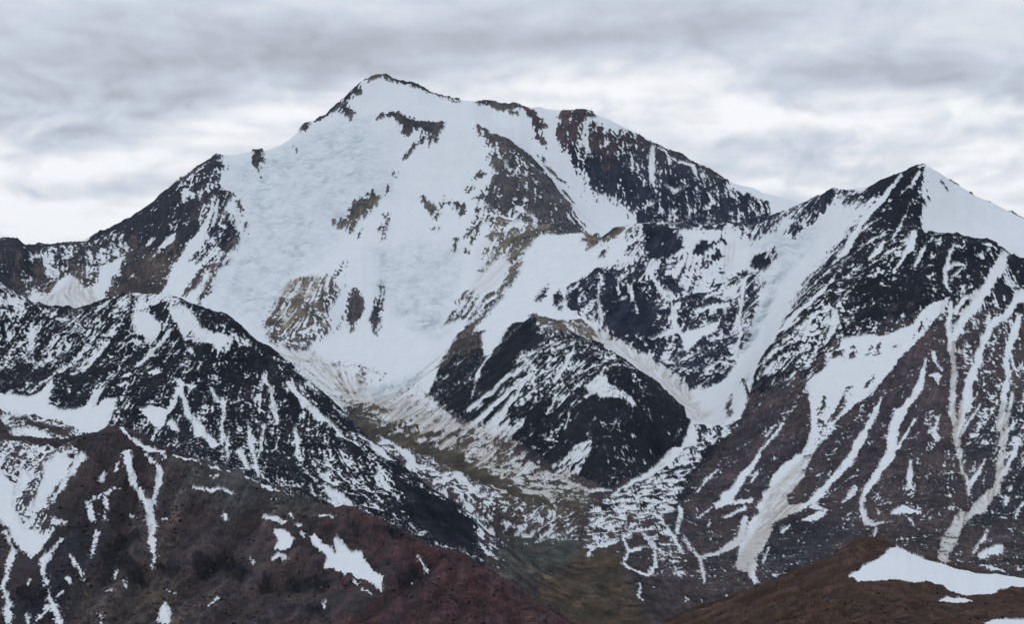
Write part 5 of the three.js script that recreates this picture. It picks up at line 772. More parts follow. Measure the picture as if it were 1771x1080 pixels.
// bare glacier ice, where the crevasses also get painted shade
const ICE = [
  [0.55,94.4, -1634,-9048,-1315,-9261,-940,-9265,-754,-9075,-626,-8703,-840,-8596,-916,-8433,-989,-8269,-1136,-8022,-1232,-7706,-1498,-7914,-1539,-8367,-1491,-8615],
  [0.5,73.5, -745,-8259,-504,-8279,-256,-8152,-278,-7914,-311,-7338,-523,-7675,-636,-7851],
  [0.9,17.4, -1225,-7931,-1136,-8022,-1024,-8071,-959,-8017,-1125,-7943,-1178,-7816,-1205,-7751],
  [0.8,17.0, -561,-7817,-419,-7838,-311,-7673,-378,-7602,-419,-7587,-470,-7733],
  [0.6,27.1, -943,-9290,-802,-9248,-827,-9150,-946,-9158],
  [0.6,11.7, -696,-8212,-617,-8171,-646,-7971,-638,-7712,-668,-7892],
  [0.7,29.8, -625,-6944,-478,-7023,-352,-6600,-473,-6600,-594,-6600],
  [0.9,23.3, 1117,-6616,1135,-6509,1029,-6308,949,-6090,885,-6041,877,-6134,989,-6344],
  [0.5,48.8, 1063,-6980,1266,-6691,1292,-6575,1149,-6454,970,-6228,902,-6080,1040,-6514]];
const REGION = [
  ['G',0.0, -89.6,-50.0,-1075.7,-600.0,37.8,-900.0,128,-1800,2718,-1800,75.5,-50.0],
  ['F',0.0, -855.5,-600.0,37.8,-900.0,128,-1800,186,-2600,15,-2800,-70,-2900,-431,-3050,-792,-3150,-1275,-3200,-4563,-3200],
  ['N',0.0, -4563,-3200,-1275,-3200,-792,-3150,-431,-3050,-70,-2900,-55,-3300,-72,-3900,-133,-4250,-254,-4450,-406,-4700,-591,-4950,-778,-5100,-1303,-5500,-2310,-5800,-8270,-5800],
  ['B',0.0, -333,-6420,-335,-6360,-283,-6150,-159,-5750,-73,-5600,29,-5400,141,-5150,228,-5000,296,-4900,409,-4970,509,-5050,582,-5170,610,-5350,606,-5700,556,-5950,462,-6150,348,-6350,239,-6550,135,-6750,36,-6850,-60,-6900,-128,-6900,-227,-6850,-299,-6600],
  ['R',0.0, 475,-4470,491,-4570,545,-4800,660,-5100,752,-5250,813,-5400,867,-5540,977,-5730,1114,-5900,1253,-6050,1394,-6180,1539,-6360,1683,-6420,1993,-7600,11475,-7600,2718,-1800,128,-1800,186,-2600,424,-3400,445,-3650,470,-3950,475,-4180],
  ['V',0.0, 186,-2600,424,-3400,445,-3650,470,-3950,475,-4180,475,-4470,491,-4570,545,-4800,660,-5100,752,-5250,813,-5400,814,-5620,739,-5680,640,-5620,610,-5350,582,-5170,509,-5050,409,-4970,296,-4900,228,-5000,141,-5150,29,-5400,-73,-5600,-159,-5750,-283,-6150,-335,-6360,-459,-6750,-611,-6780,-824,-6900,-1022,-6700,-778,-5100,-591,-4950,-406,-4700,-254,-4450,-133,-4250,-72,-3900,-55,-3300,-70,-2900,15,-2800],
  ['C',0.0, 118,-8150,48,-7970,21,-7770,-48,-7500,-140,-7150,-227,-6850,-128,-6900,-60,-6900,36,-6850,135,-6750,239,-6550,348,-6350,462,-6150,556,-5950,606,-5700,627,-5500,640,-5620,739,-5680,814,-5620,813,-5400,867,-5540,977,-5730,1114,-5900,1253,-6050,1394,-6180,1539,-6360,1683,-6420,1993,-7600,1435,-7600,777,-8000,341,-8120,224,-8200]];
class Outlines {                                      // outlines with a coarse bucket grid
  constructor(list) {
    this.B = 120; this.nx = Math.ceil(11000 / this.B); this.nz = Math.ceil(14200 / this.B); this.cells = new Map();
    this.items = list.map(([v, soft, ...c]) => {
      const n = c.length / 2, x = new Float64Array(n), z = new Float64Array(n); let x0 = 1e9, x1 = -1e9, z0 = 1e9, z1 = -1e9;
      for (let i = 0; i < n; i++) { x[i] = c[2 * i]; z[i] = c[2 * i + 1]; x0 = Math.min(x0, x[i]); x1 = Math.max(x1, x[i]); z0 = Math.min(z0, z[i]); z1 = Math.max(z1, z[i]); }
      const m = soft * 3; return { v, soft, x, z, n, x0: x0 - m, x1: x1 + m, z0: z0 - m, z1: z1 + m };
    });
    this.items.forEach((it, k) => {
      for (let i = Math.floor((it.x0 + 5500) / this.B); i <= Math.floor((it.x1 + 5500) / this.B); i++) for (let j = Math.floor((it.z0 + 13500) / this.B); j <= Math.floor((it.z1 + 13500) / this.B); j++) {
        const key = i * 1000 + j; let a = this.cells.get(key); if (!a) this.cells.set(key, a = []); a.push(k);
      }
    });
  }
  at(x, z) { return this.cells.get(Math.floor((x + 5500) / this.B) * 1000 + Math.floor((z + 13500) / this.B)); }
}
function inside(it, x, z) {                           // signed distance, positive inside
  let d2 = 1e12, c = false; const X = it.x, Z = it.z, n = it.n;
  for (let i = 0, j = n - 1; i < n; j = i++) {
    const ax = X[j], az = Z[j], ex = X[i] - ax, ez = Z[i] - az, px = x - ax, pz = z - az, t = clamp((px * ex + pz * ez) / (ex * ex + ez * ez + 1e-9), 0, 1);
    const qx = px - ex * t, qz = pz - ez * t, q = qx * qx + qz * qz; if (q < d2) d2 = q;
    if ((Z[i] > z) !== (az > z) && x < (X[i] - ax) * (z - az) / (Z[i] - az) + ax) c = !c;
  }
  const d = Math.sqrt(d2); return c ? d : -d;
}
const snowOf = new Outlines(SNOW), hueOf = new Outlines(HUE), dirtOf = new Outlines(DIRT), iceOf = new Outlines(ICE), regionOf = new Outlines(REGION);
const ROCK = {                                        // linear base colours
  black: [0.0135, 0.0145, 0.019], bluegrey: [0.019, 0.022, 0.033], greybrown: [0.066, 0.062, 0.06], scree: [0.068, 0.056, 0.05], tan: [0.125, 0.108, 0.084], redbrown: [0.06, 0.043, 0.043],
  umber: [0.054, 0.044, 0.045], purple: [0.058, 0.045, 0.052], slate: [0.032, 0.031, 0.037], olive: [0.07, 0.062, 0.046], moraine: [0.064, 0.064, 0.056], maroon: [0.06, 0.034, 0.035], brownhill: [0.064, 0.05, 0.036], crag: [0.02, 0.019, 0.021], earth: [0.062, 0.04, 0.032],
};
// mountains: base share of snow, base rock
const PLACES = {
  M: { cover: 1.35, rock: 'slate' }, C: { cover: 1.35, rock: 'bluegrey' }, B: { cover: 0.1, rock: 'black' }, R: { cover: 0.09, rock: 'black' },
  V: { cover: 0.07, rock: 'umber' }, N: { cover: 0.13, rock: 'black' }, F: { cover: 0.0, rock: 'umber' }, G: { cover: -0.6, rock: 'earth' },
};
const PLACE_KEYS = Object.keys(PLACES);
function placeAt(x, z) {
  const list = regionOf.at(x, z);
  if (list) for (const k of list) { const it = regionOf.items[k]; if (x > it.x0 && x < it.x1 && z > it.z0 && z < it.z1 && inside(it, x, z) > 0) return it.v; }
  return 'M';
}

// ---------------------------------------------------------------- survey fan: finer where slopes show large, coarser behind crests
const COLS = [];
for (let u = -900; u < -40; u += 43) COLS.push(u);
for (let u = -40; u <= 1812; u += 1.34) COLS.push(u);
for (let u = 1835; u <= 2700; u += 43) COLS.push(u);
const NC = COLS.length, NR = 1000, NS = 900;
const ranges = Float64Array.from({ length: NS }, (_, k) => 230 * Math.pow(12600 / 230, k / (NS - 1)));
const bear = COLS.map(u => (u - 885.5) / 2725);       // x per metre of -z
let weight = new Float32Array(NC * NS);
for (let c = 0; c < NC; c++) {
  let top = -1e9;
  for (let k = 0; k < NS; k++) {
    const d = ranges[k], e = (relief(bear[c] * d, -d) - EYE) / d * 2725;
    let w = 0.035 * Math.log(ranges[Math.min(k + 1, NS - 1)] / d + 1);
    if (e > top) { if (e > -560) w += top < -560 ? Math.min(e + 560, 3) : e - top; top = e; }
    weight[c * NS + k] = w + 0.095;
  }
}
{ // even the spacing out between neighbouring columns and along each
  for (let pass = 0; pass < 3; pass++) {
    const out = new Float32Array(NC * NS), R = 7;
    for (let k = 0; k < NS; k++) { let s = 0; const n = 2 * R + 1; for (let c = -R; c <= R; c++) s += weight[clamp(c, 0, NC - 1) * NS + k]; for (let c = 0; c < NC; c++) { out[c * NS + k] = s / n; s += weight[clamp(c + R + 1, 0, NC - 1) * NS + k] - weight[clamp(c - R, 0, NC - 1) * NS + k]; } }
    const o2 = new Float32Array(NC * NS), Q = 2;
    for (let c = 0; c < NC; c++) for (let k = 0; k < NS; k++) { let s = 0; for (let q = -Q; q <= Q; q++) s += out[c * NS + clamp(k + q, 0, NS - 1)]; o2[c * NS + k] = s / 5; }
    weight = o2;
  }
}
const NV = NC * NR, px = new Float32Array(NV), py = new Float32Array(NV), pz = new Float32Array(NV);
for (let c = 0; c < NC; c++) {
  let tot = 0; for (let k = 0; k < NS - 1; k++) tot += weight[c * NS + k];
  let k = 0, acc = 0;
  for (let r = 0; r < NR; r++) {
    const want = tot * r / (NR - 1);
    while (k < NS - 2 && acc + weight[c * NS + k] < want) { acc += weight[c * NS + k]; k++; }
    const t = clamp((want - acc) / weight[c * NS + k], 0, 1), d = mix(ranges[k], ranges[k + 1], t), v = r * NC + c;
    px[v] = bear[c] * d; pz[v] = -d;
  }
}
console.log('fan done', NC, NR);

// ---------------------------------------------------------------- the ground at every survey vertex
const snowField = new Float32Array(NV), place = new Uint8Array(NV), rockCol = new Float32Array(NV * 3), snowCol = new Float32Array(NV * 3);
const LAMBDAS = [3, 6, 12, 24, 48, 96, 192, 384];
for (let v = 0; v < NV; v++) {
  const x = px[v], z = pz[v], d = -z, far = d / 9000;
  const pk = placeAt(x, z), P = PLACES[pk]; place[v] = PLACE_KEYS.indexOf(pk);
  const base = relief(x, z), slope = gridAt(steep, x, z);
  // relief detail: ridged octaves, limited to what the slope's size carries
  const big = d * 0.03, small = Math.max(d * 0.0011, 0.7);
  let rough = 0, rib = 0;
  for (const L of LAMBDAS) {
    const w = (1 - smooth(big * 0.7, big * 1.6, L)) * smooth(small * 0.9, small * 2, L); if (w <= 0) continue;
    const n1 = 1 - Math.abs(noise(x / L + L, z / L - L)) * 1.7 - 0.36; rough += w * n1 * L * 0.085;
    rib += w * n1 * (L > big * 0.12 ? 1 : 0.55);
  }
  // streaks along the fall line, two neighbouring sizes blended by the size of the slope
  const ls = Math.log2(Math.max(19 * far, 0.5)), k0 = Math.floor(ls), t = ls - k0, s0 = Math.pow(2, k0);
  let st = slope > 0.12 ? mix(streak(x, z, s0, 3.7), streak(x, z, s0 * 2, 3.7), t) * smooth(0.12, 0.4, slope) : 0;
  let st2 = slope > 0.12 ? mix(streak(x, z, s0 * 4, 9.2), streak(x, z, s0 * 8, 9.2), t) * smooth(0.12, 0.4, slope) : 0;
  let grain = mix(fbm(x / (s0 * 0.9), z / (s0 * 0.9), 2), fbm(x / (s0 * 1.8), z / (s0 * 1.8), 2), t);
  let blot = mix(fbm(x / (s0 * 4) + 7, z / (s0 * 4), 3), fbm(x / (s0 * 8) + 7, z / (s0 * 8), 3), t);
  const st3 = d < 4200 ? streak(x, z, s0 * 11, 21.4) / 0.22 * smooth(0.08, 0.25, slope) : 0;
  st /= 0.21; st2 /= 0.22; grain /= 0.146; blot /= 0.152; rib = (rib - 0.66) / 0.6;
  // share of snow
  let cover = P.cover;
  let list = snowOf.at(x, z);
  if (list) for (const k of list) {
    const it = snowOf.items[k]; if (x < it.x0 || x > it.x1 || z < it.z0 || z > it.z1) continue;
    const ed = inside(it, x, z) + it.soft * (grain * 0.7 + st * (pk === 'V' ? 0.1 : 0.36) + rib * 0.3 + blot * 0.4); if (ed > -it.soft) cover = mix(cover, it.v, smooth(-it.soft, it.soft, ed));
  }
  // ledges and joints that hold snow: a net of thin lines
  const wx = fbm(x / (s0 * 6) + 3, z / (s0 * 6), 2) * s0 * 5, wz = fbm(x / (s0 * 6) + 51, z / (s0 * 6) + 9, 2) * s0 * 5;
  const net = mix(1 - Math.abs(noise((x + wx) / (s0 * 4.6), (z + wz) / (s0 * 4.6))), 1 - Math.abs(noise((x + wx) / (s0 * 9.2), (z + wz) / (s0 * 9.2))), t);
  const joint = smooth(0.86, 0.99, net) * smooth(-1.2, 0.9, blot - st2 * 0.3 - rib * 0.2);
  const run = pk === 'V' ? 0.25 : 1, zz = (st * 0.38 + st2 * 0.34) * run + (1 - run) * blot * 0.3 + rib * 0.42 + grain * 0.55 + blot * 0.5 + 0.22 - joint * 1.9;
  const u = 1 / (1 + Math.exp(-zz * 1.75));
  snowField[v] = cover - u;
  const rocky = 1 - smooth(0.35, 1.05, cover);
  // bare ice and silt
  let ice = 0; list = iceOf.at(x, z);
  if (list) for (const k of list) { const it = iceOf.items[k]; if (x < it.x0 || x > it.x1 || z < it.z0 || z > it.z1) continue; ice = Math.max(ice, it.v * smooth(-it.soft, it.soft, inside(it, x, z))); }
  let dirt = 0; list = dirtOf.at(x, z);
  if (list) for (const k of list) { const it = dirtOf.items[k]; if (x < it.x0 || x > it.x1 || z < it.z0 || z > it.z1) continue; dirt = Math.max(dirt, it.v * smooth(-it.soft, it.soft, inside(it, x, z))); }
  const tier = base + 26 * fbm(x / 160, z / 160, 3);
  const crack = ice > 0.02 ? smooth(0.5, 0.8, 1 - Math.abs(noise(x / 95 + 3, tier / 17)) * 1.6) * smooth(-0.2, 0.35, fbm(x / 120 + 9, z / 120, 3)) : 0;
  const lump = ice > 0.02 ? fbm(x / 60, tier / 22 + 40, 3) : 0;
  // rock colour
  const near = 1 - smooth(2000, 4200, d);
  let crag = 0, mott, c0 = ROCK[P.rock], r = c0[0], g = c0[1], b = c0[2]; list = hueOf.at(x, z);
  if (list) for (const k of list) {
    const it = hueOf.items[k]; if (x < it.x0 || x > it.x1 || z < it.z0 || z > it.z1) continue;
    const hard = it.v === 'crag' ? 0.3 : 1, w = smooth(-it.soft * hard, it.soft * hard, inside(it, x, z) + it.soft * (blot * 0.75 + st2 * 0.3 + grain * 0.4)); if (w > 0) { const q = ROCK[it.v]; if (it.v === 'crag') crag = Math.max(crag, w); r = mix(r, q[0], w); g = mix(g, q[1], w); b = mix(b, q[2], w); }
  }
  const m = Math.exp(mix(0.12, 0.035, near) * st + mix(0.12, 0.09, near) * st2 + near * 0.13 * st3 + 0.13 * grain + mix(0.17, 0.14, near) * blot + mix(0.12, 0.06, near) * (mott = fbm(x / (s0 * 22), z / (s0 * 22), 4) / 0.16)), red = blot * 0.02 + st2 * 0.01 + mott * 0.02 - near * st3 * 0.02;
  rockCol[3 * v] = r * m * (1 + red); rockCol[3 * v + 1] = g * m; rockCol[3 * v + 2] = b * m * (1 - red * 0.8);
  const soft9 = 2.2 * far * fbm(x / (150 * far) + 5, z / (150 * far), 3) / 0.16;
  py[v] = base + rough * mix(0.10, 1 + crag * 1.6, rocky) + (st * 0.03 + st2 * 0.085 + near * st3 * 0.55) * s0 * mix(0.25, 1, rocky) + ice * (lump * 20 - crack * 18) + (1 - rocky) * soft9 + (1 - rocky) * 0.35 * Math.min(1, d / 2000);
  // snow colour
  const si = clamp(ice * (0.30 + 0.6 * lump + 0.75 * crack), 0, 0.9), sd = clamp(dirt * (0.75 + 0.3 * st + 0.22 * st2 + 0.08 * blot), 0, 0.92), fresh = 1 + 0.008 * blot + 0.004 * grain;  // ice tone deepens in the crevasses, painting in part of their shade
  let sr = 0.785 * fresh, sg = 0.82 * fresh, sb = 0.855 * fresh;
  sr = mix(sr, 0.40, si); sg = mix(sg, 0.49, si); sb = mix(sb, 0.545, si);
  sr = mix(sr, 0.40, sd); sg = mix(sg, 0.345, sd); sb = mix(sb, 0.28, sd);
  // thin snow at the edges: grit shows through, dust of snow lies on the rock beside it
  const thin = 0.45 * (1 - smooth(0, 0.1, snowField[v])), dust = 0.45 * smooth(-0.075, 0, snowField[v]) * smooth(0.02, 0.2, cover);
  const rr = rockCol[3 * v], rg = rockCol[3 * v + 1], rb = rockCol[3 * v + 2];
  rockCol[3 * v] = mix(rr, sr, dust); rockCol[3 * v + 1] = mix(rg, sg, dust); rockCol[3 * v + 2] = mix(rb, sb, dust);
  sr = mix(sr, rr, thin); sg = mix(sg, rg, thin); sb = mix(sb, rb, thin);
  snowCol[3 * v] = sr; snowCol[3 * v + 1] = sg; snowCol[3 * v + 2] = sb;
}
console.log('ground done');
// normals from the whole sheet, so that neighbouring pieces meet without a seam
const nx = new Float32Array(NV), ny = new Float32Array(NV), nz = new Float32Array(NV);
function tri(k) {                                    // corners of triangle k: two per cell
  const cell = k >> 1, r = Math.floor(cell / (NC - 1)), c = cell - r * (NC - 1), a = r * NC + c;
  return (k & 1) ? [a + 1, a + NC + 1, a + NC] : [a, a + 1, a + NC];
}
const NT = (NC - 1) * (NR - 1) * 2;
for (let k = 0; k < NT; k++) {
  const [a, b, c] = tri(k), ux = px[b] - px[a], uy = py[b] - py[a], uz = pz[b] - pz[a], wx = px[c] - px[a], wy = py[c] - py[a], wz = pz[c] - pz[a];
  let X = uy * wz - uz * wy, Y = uz * wx - ux * wz, Z = ux * wy - uy * wx; if (Y < 0) { X = -X; Y = -Y; Z = -Z; }
  for (const q of [a, b, c]) { nx[q] += X; ny[q] += Y; nz[q] += Z; }
}
// pieces: connected areas of one kind (snow or rock) on one mountain
const kind = new Uint8Array(NT), parent = new Int32Array(NT);
for (let k = 0; k < NT; k++) {
  const [a, b, c] = tri(k); const s = snowField[a] + snowField[b] + snowField[c] > 0 ? 1 : 0;
  kind[k] = place[a] * 2 + s; parent[k] = k;
}
const find = k => { while (parent[k] !== k) { parent[k] = parent[parent[k]]; k = parent[k]; } return k; };
const join = (a, b) => { if (kind[a] === kind[b]) { a = find(a); b = find(b); if (a !== b) parent[b] = a; } };
for (let r = 0; r < NR - 1; r++) for (let c = 0; c < NC - 1; c++) {
  const k = (r * (NC - 1) + c) * 2; join(k, k + 1);
  if (r > 0) join(k, k - 2 * (NC - 1) + 1);
  if (c > 0) join(k, k - 2 + 1);
}
const pieces = new Map();
for (let k = 0; k < NT; k++) { const p = find(k); let a = pieces.get(p); if (!a) pieces.set(p, a = []); a.push(k); }
console.log('pieces', pieces.size);

const rockMat = new THREE.MeshPhysicalMaterial({ vertexColors: true, roughness: 1, metalness: 0, specularIntensity: 0.12 });
const snowMat = new THREE.MeshPhysicalMaterial({ vertexColors: true, roughness: 0.8, metalness: 0, specularIntensity: 0.4 });
const local = new Int32Array(NV).fill(-1);
function sheet(name, tris, isSnow, ox, oy, oz) {
  const verts = [], index = new Uint32Array(tris.length * 3);
  let n = 0;
  for (const k of tris) for (const q of tri(k)) { if (local[q] < 0) { local[q] = verts.length; verts.push(q); } index[n++] = local[q]; }
  const P = new Float32Array(verts.length * 3), N = new Float32Array(verts.length * 3), C = new Float32Array(verts.length * 3), src = isSnow ? snowCol : rockCol;
  verts.forEach((q, i) => {
    P[3 * i] = px[q] - ox; P[3 * i + 1] = py[q] - oy; P[3 * i + 2] = pz[q] - oz;
    const l = Math.hypot(nx[q], ny[q], nz[q]) || 1; N[3 * i] = nx[q] / l; N[3 * i + 1] = ny[q] / l; N[3 * i + 2] = nz[q] / l;
    C[3 * i] = src[3 * q]; C[3 * i + 1] = src[3 * q + 1]; C[3 * i + 2] = src[3 * q + 2]; local[q] = -1;
  });
  const g = new THREE.BufferGeometry();
  g.setAttribute('position', new THREE.BufferAttribute(P, 3)); g.setAttribute('normal', new THREE.BufferAttribute(N, 3)); g.setAttribute('color', new THREE.BufferAttribute(C, 3)); g.setIndex(new THREE.BufferAttribute(index, 1));
  const o = new THREE.Mesh(g, isSnow ? snowMat : rockMat); o.name = name; o.castShadow = o.receiveShadow = true; return o;
}
const MOUNTAINS = {
  M: ['snow_mountain', 'tall glaciated peak with rocky summit ridge and hanging icefall above the valley head'],
  C: ['cirque_ridge', 'snowy shoulder and broken rock headwall between the glaciated peak and the dark pyramid peak'],
  B: ['rock_buttress', 'black rounded rock buttress standing in the middle of the valley, streaked with snow'],
  R: ['gullied_mountain', 'dark brown mountain with a white snow pyramid on top and long snow-filled gullies'],
  V: ['glacier_valley', 'valley floor of tan moraine and patchy snow winding around the black buttress'],
  N: ['dark_ridge', 'black craggy ridge with a snow-capped knoll in front of the icefall'],
  F: ['scree_hill', 'brown scree hillside with snow runnels in front of the black ridge'],
  G: ['earth_hill', 'smooth brown hilltop with a bright white snow patch, nearest of the slopes'],
};
// pieces that stand out one by one: mountain, snow or rock, a point on it (x, z), name, label
const SINGLES = [
  ['G', 1, 151, -579, 'snow_patch', 'bright white snow patch draped over the crest of the smooth brown hilltop'],
  ['G', 1, 145, -519, 'snow_patch', 'small white snow sliver just below the large patch on the brown hilltop'],
  ['F', 1, -208, -2066, 'snow_patch', 'large ragged snow patch on the reddish part of the scree hillside'],
  ['F', 1, -313, -2175, 'snow_patch', 'crescent-shaped snow patch beside the large ragged one on the scree hillside'],
  ['F', 1, -335, -2228, 'snow_patch', 'thin level snow strip just above the crescent-shaped patch on the scree hillside'],
  ['F', 1, -522, -2291, 'snow_runnel', 'forked Y-shaped snow runnel pointing down the middle of the scree hillside'],
  ['F', 1, -700, -2265, 'snow_gully', 'wide snow-filled gully narrowing downhill at the left edge of the scree hillside'],
  ['F', 1, -436, -2318, 'snow_patch', 'level snow streak high on the grey crest of the scree hillside'],
  ['F', 1, -446, -2041, 'snow_patch', 'blunt snow tongue cut by the bottom edge, below the Y-shaped runnel'],
  ['N', 1, -926, -4053, 'snow_patch', 'branching snow patch on the black ridge just above the crest of the scree hill'],
  ['N', 1, -485, -4065, 'snow_strip', 'long straight diagonal snow strip below the crest of the black ridge'],
  ['N', 1, -824, -4357, 'snow_patch', 'white snow cap spread over the knoll of the black ridge'],
  ['N', 1, -1258, -4159, 'snow_basin', 'white snow basin at the left foot of the black ridge'],
  ['B', 1, 316, -5402, 'snow_patch', 'white snow patch high on the front of the black rounded buttress'],
  ['B', 1, 213, -5089, 'snow_patch', 'streaked snow fan low on the black rounded buttress above the moraine'],
  ['R', 1, 1817, -6217, 'snow_pyramid', 'smooth white snow pyramid forming the summit of the brown mountain'],
  ['R', 1, 634, -4564, 'snow_runnel', 'club-shaped snow runnel on the left flank of the brown mountain'],
  ['M', 0, -457, -8540, 'rock_outcrop', 'leftmost of the three small rock outcrops in the middle of the snow face'],
  ['M', 0, -363, -8537, 'rock_outcrop', 'middle one of the three small rock outcrops in the middle of the snow face'],
  ['M', 0, -275, -8444, 'rock_outcrop', 'rightmost of the three small rock outcrops in the middle of the snow face'],
  ['M', 0, -780, -7851, 'rock_outcrop', 'left one of the two dark rock teeth low on the glacier face'],
  ['M', 0, -674, -7794, 'rock_outcrop', 'right one of the two dark rock teeth low on the glacier face'],
  ['M', 0, -572, -9101, 'rock_band', 'jagged grey rock band on the snow below the summit'],
  ['M', 0, -824, -8594, 'rock_outcrop', 'slanting brown rock outcrop beside the icefall, left of the three small ones'],
  ['M', 0, -984, -9351, 'rock_outcrop', 'dark rock rib along the left summit ridge of the glaciated peak'],
  ['M', 0, -1485, -9156, 'rock_outcrop', 'narrow dark rock rib on the left skyline snow of the glaciated peak'],
  ['M', 0, -1001, -7673, 'rock_rib', 'striped brown rock rib low on the glacier face, left of the two teeth'],
  ['M', 0, 46, -8593, 'rock_spur', 'brown-grey rock spur descending to the saddle, right of the snow face'],
  ['M', 0, 862, -8852, 'rock_cliff', 'dark snow-streaked rock cliff falling from the right summit ridge'],
  ['R', 1, 1209, -4893, 'snow_runnel', 'long hooked snow runnel in the middle of the brown mountain face'],
  ['R', 1, 1159, -3837, 'snow_patch', 'small oval snow patch just above the hilltop snow at the right edge'],
  ['R', 1, 1043, -4214, 'snow_patch', 'small flat snow patch above the summit of the smooth brown hilltop'],
  ['V', 1, 290, -3877, 'snow_loop', 'loop of snow outlining a dark moraine lobe on the valley floor'],
  ['C', 0, 843, -7021, 'rock_outcrop', 'round black rock outcrop in the upper snow of the cirque'],
  ['C', 0, 1069, -6758, 'rock_outcrop', 'round black rock outcrop beside the icy couloir'],
];
const taken = new Map(), named = new Map();
{
  const groups = {}; for (const a of pieces.values()) (groups[kind[a[0]]] ??= []).push(a);
  for (const list of Object.values(groups)) list.sort((a, b) => b.length - a.length);
  for (const [key, s, x, z, name, label] of SINGLES) {
    let best = null, bd = 1e12;
    (groups[PLACE_KEYS.indexOf(key) * 2 + s] || []).forEach((a, i) => {
      if (a.length < 30 || taken.has(a)) return; const step = Math.max(1, Math.floor(a.length / 400));
      for (let k = 0; k < a.length; k += step) { const q = tri(a[k])[0], d = (px[q] - x) ** 2 + (pz[q] - z) ** 2; if (d < bd) { bd = d; best = a; } }
    });
    if (!best || Math.sqrt(bd) > 70) { console.log('no piece for', label, Math.sqrt(bd)); continue; }
    if (best.length > 60000) { console.log('too large', label, best.length); continue; }
    taken.set(best, [name, label, s]);
  }
}
const MIN_PIECE = 70, MOST = 220;
PLACE_KEYS.forEach((key, pi) => {
  const [name, label] = MOUNTAINS[key], group = new THREE.Group(); group.name = name; group.userData = { label, category: 'mountain', kind: 'structure' };
  const mine = [...pieces.values()].filter(a => kind[a[0]] >> 1 === pi && !taken.has(a));
  let sx = 0, sz = 0, sy = 1e9, n = 0; for (const a of mine) for (let i = 0; i < a.length; i += 40) { const q = tri(a[i])[0]; sx += px[q]; sz += pz[q]; sy = Math.min(sy, py[q]); n++; }
  sx /= n; sz /= n; group.position.set(sx, sy, sz); scene.add(group);
  for (const s of [0, 1]) {
    const list = mine.filter(a => (kind[a[0]] & 1) === s).sort((a, b) => b.length - a.length), rest = [];
    let count = 0;
    list.forEach((a, i) => {
      if (i > 0 && (a.length < MIN_PIECE || i >= MOST)) { for (const k of a) rest.push(k); return; }
      const part = i === 0 ? (s ? 'snowfield' : 'rock_face') : (s ? 'snow_patch' : 'rock_outcrop');
      group.add(sheet(i === 0 ? part : part + '_' + String(++count).padStart(3, '0'), a, s, sx, sy, sz));
    });
    if (rest.length) { const o = sheet(s ? 'snow_flecks' : 'rock_flecks', rest, s, sx, sy, sz); o.userData.kind = 'stuff'; group.add(o); }
  }
});
for (const [a, [name, label, s]] of taken) {
  let sx = 0, sz = 0, sy = 1e9; for (const k of a) { const q = tri(k)[0]; sx += px[q] / a.length; sz += pz[q] / a.length; sy = Math.min(sy, py[q]); }
  const n = named.get(name) || 0; named.set(name, n + 1);
  const o = sheet(n ? name + '_' + String(n).padStart(3, '0') : name, a, s, sx, sy, sz); o.position.set(sx, sy, sz);
  o.userData = { label, category: s ? 'snow' : 'rock' }; scene.add(o);
}
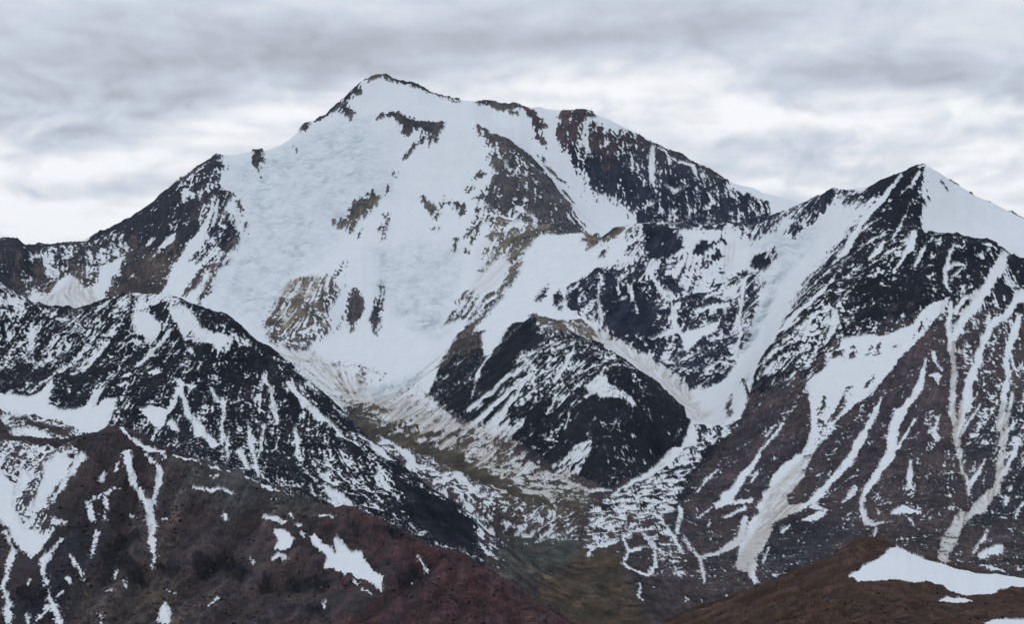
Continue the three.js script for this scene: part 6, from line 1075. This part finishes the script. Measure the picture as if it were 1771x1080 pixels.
{ // loose stones lying on the two near hills
  const g = new THREE.IcosahedronGeometry(1, 1), P = g.attributes.position;
  for (let i = 0; i < P.count; i++) { const x = P.getX(i), y = P.getY(i), z = P.getZ(i), k = 1 + 0.28 * noise(x * 1.7 + 4, y * 1.7 + z * 1.3); P.setXYZ(i, x * k, y * k * 0.7, z * k); }
  g.computeVertexNormals();
  const spots = { F: [], G: [] }; let seed = 99; const rnd = () => { seed = (Math.imul(seed, 1664525) + 1013904223) >>> 0; return seed / 4294967296; };
  for (let v = 0; v < NV; v++) { const k = PLACE_KEYS[place[v]]; if (spots[k] && snowField[v] < -0.1 && pz[v] < -330) spots[k].push(v); }
  for (const [key, count, lo, hi, name, label] of [['G', 5200, 0.08, 0.55, 'hilltop_stones', 'loose dark stones strewn over the smooth brown hilltop'], ['F', 9000, 0.4, 2.4, 'scree_stones', 'loose dark blocks strewn down the brown scree hillside']]) {
    const m = new THREE.InstancedMesh(g, new THREE.MeshPhysicalMaterial({ roughness: 1, specularIntensity: 0.12 }), count), M = new THREE.Matrix4(), q = new THREE.Quaternion(), e = new THREE.Euler(), c = new THREE.Color();
    for (let i = 0; i < count;) {
      const v = spots[key][Math.floor(rnd() * spots[key].length)], cl = fbm(px[v] / (key === 'G' ? 22 : 90) + 3, pz[v] / (key === 'G' ? 22 : 90), 3);
      if (cl < rnd() * 0.5 - 0.2) continue;
      const r = lo + (hi - lo) * Math.pow(rnd(), 5); e.set(rnd() * 0.6, rnd() * 6.3, rnd() * 0.6); q.setFromEuler(e);
      M.compose(new THREE.Vector3(px[v] + (rnd() - 0.5) * 0.6, py[v] + r * 0.2, pz[v] + (rnd() - 0.5) * 0.6), q, new THREE.Vector3(r * (0.8 + rnd() * 0.6), r, r * (0.8 + rnd() * 0.5)));
      m.setMatrixAt(i, M); const t = 0.25 + rnd() * 1.5; c.setRGB(0.045 * t, 0.038 * t, 0.038 * t); m.setColorAt(i, c); i++;
    }
    m.name = name; m.castShadow = m.receiveShadow = true; m.userData = { label, category: 'stones', kind: 'stuff' }; scene.add(m);
  }
}
{ // the plain beyond, out to the horizon
  const g = new THREE.RingGeometry(11000, 100000, 96, 8); g.rotateX(-Math.PI / 2);
  const o = new THREE.Mesh(g, new THREE.MeshStandardMaterial({ color: new THREE.Color().setRGB(0.1, 0.085, 0.07), roughness: 1 })); o.name = 'ground'; o.position.y = 250; o.receiveShadow = true;
  o.userData = { label: 'brown plain stretching away behind the mountains', category: 'ground', kind: 'structure' }; scene.add(o);
}

renderer.render(scene, camera);
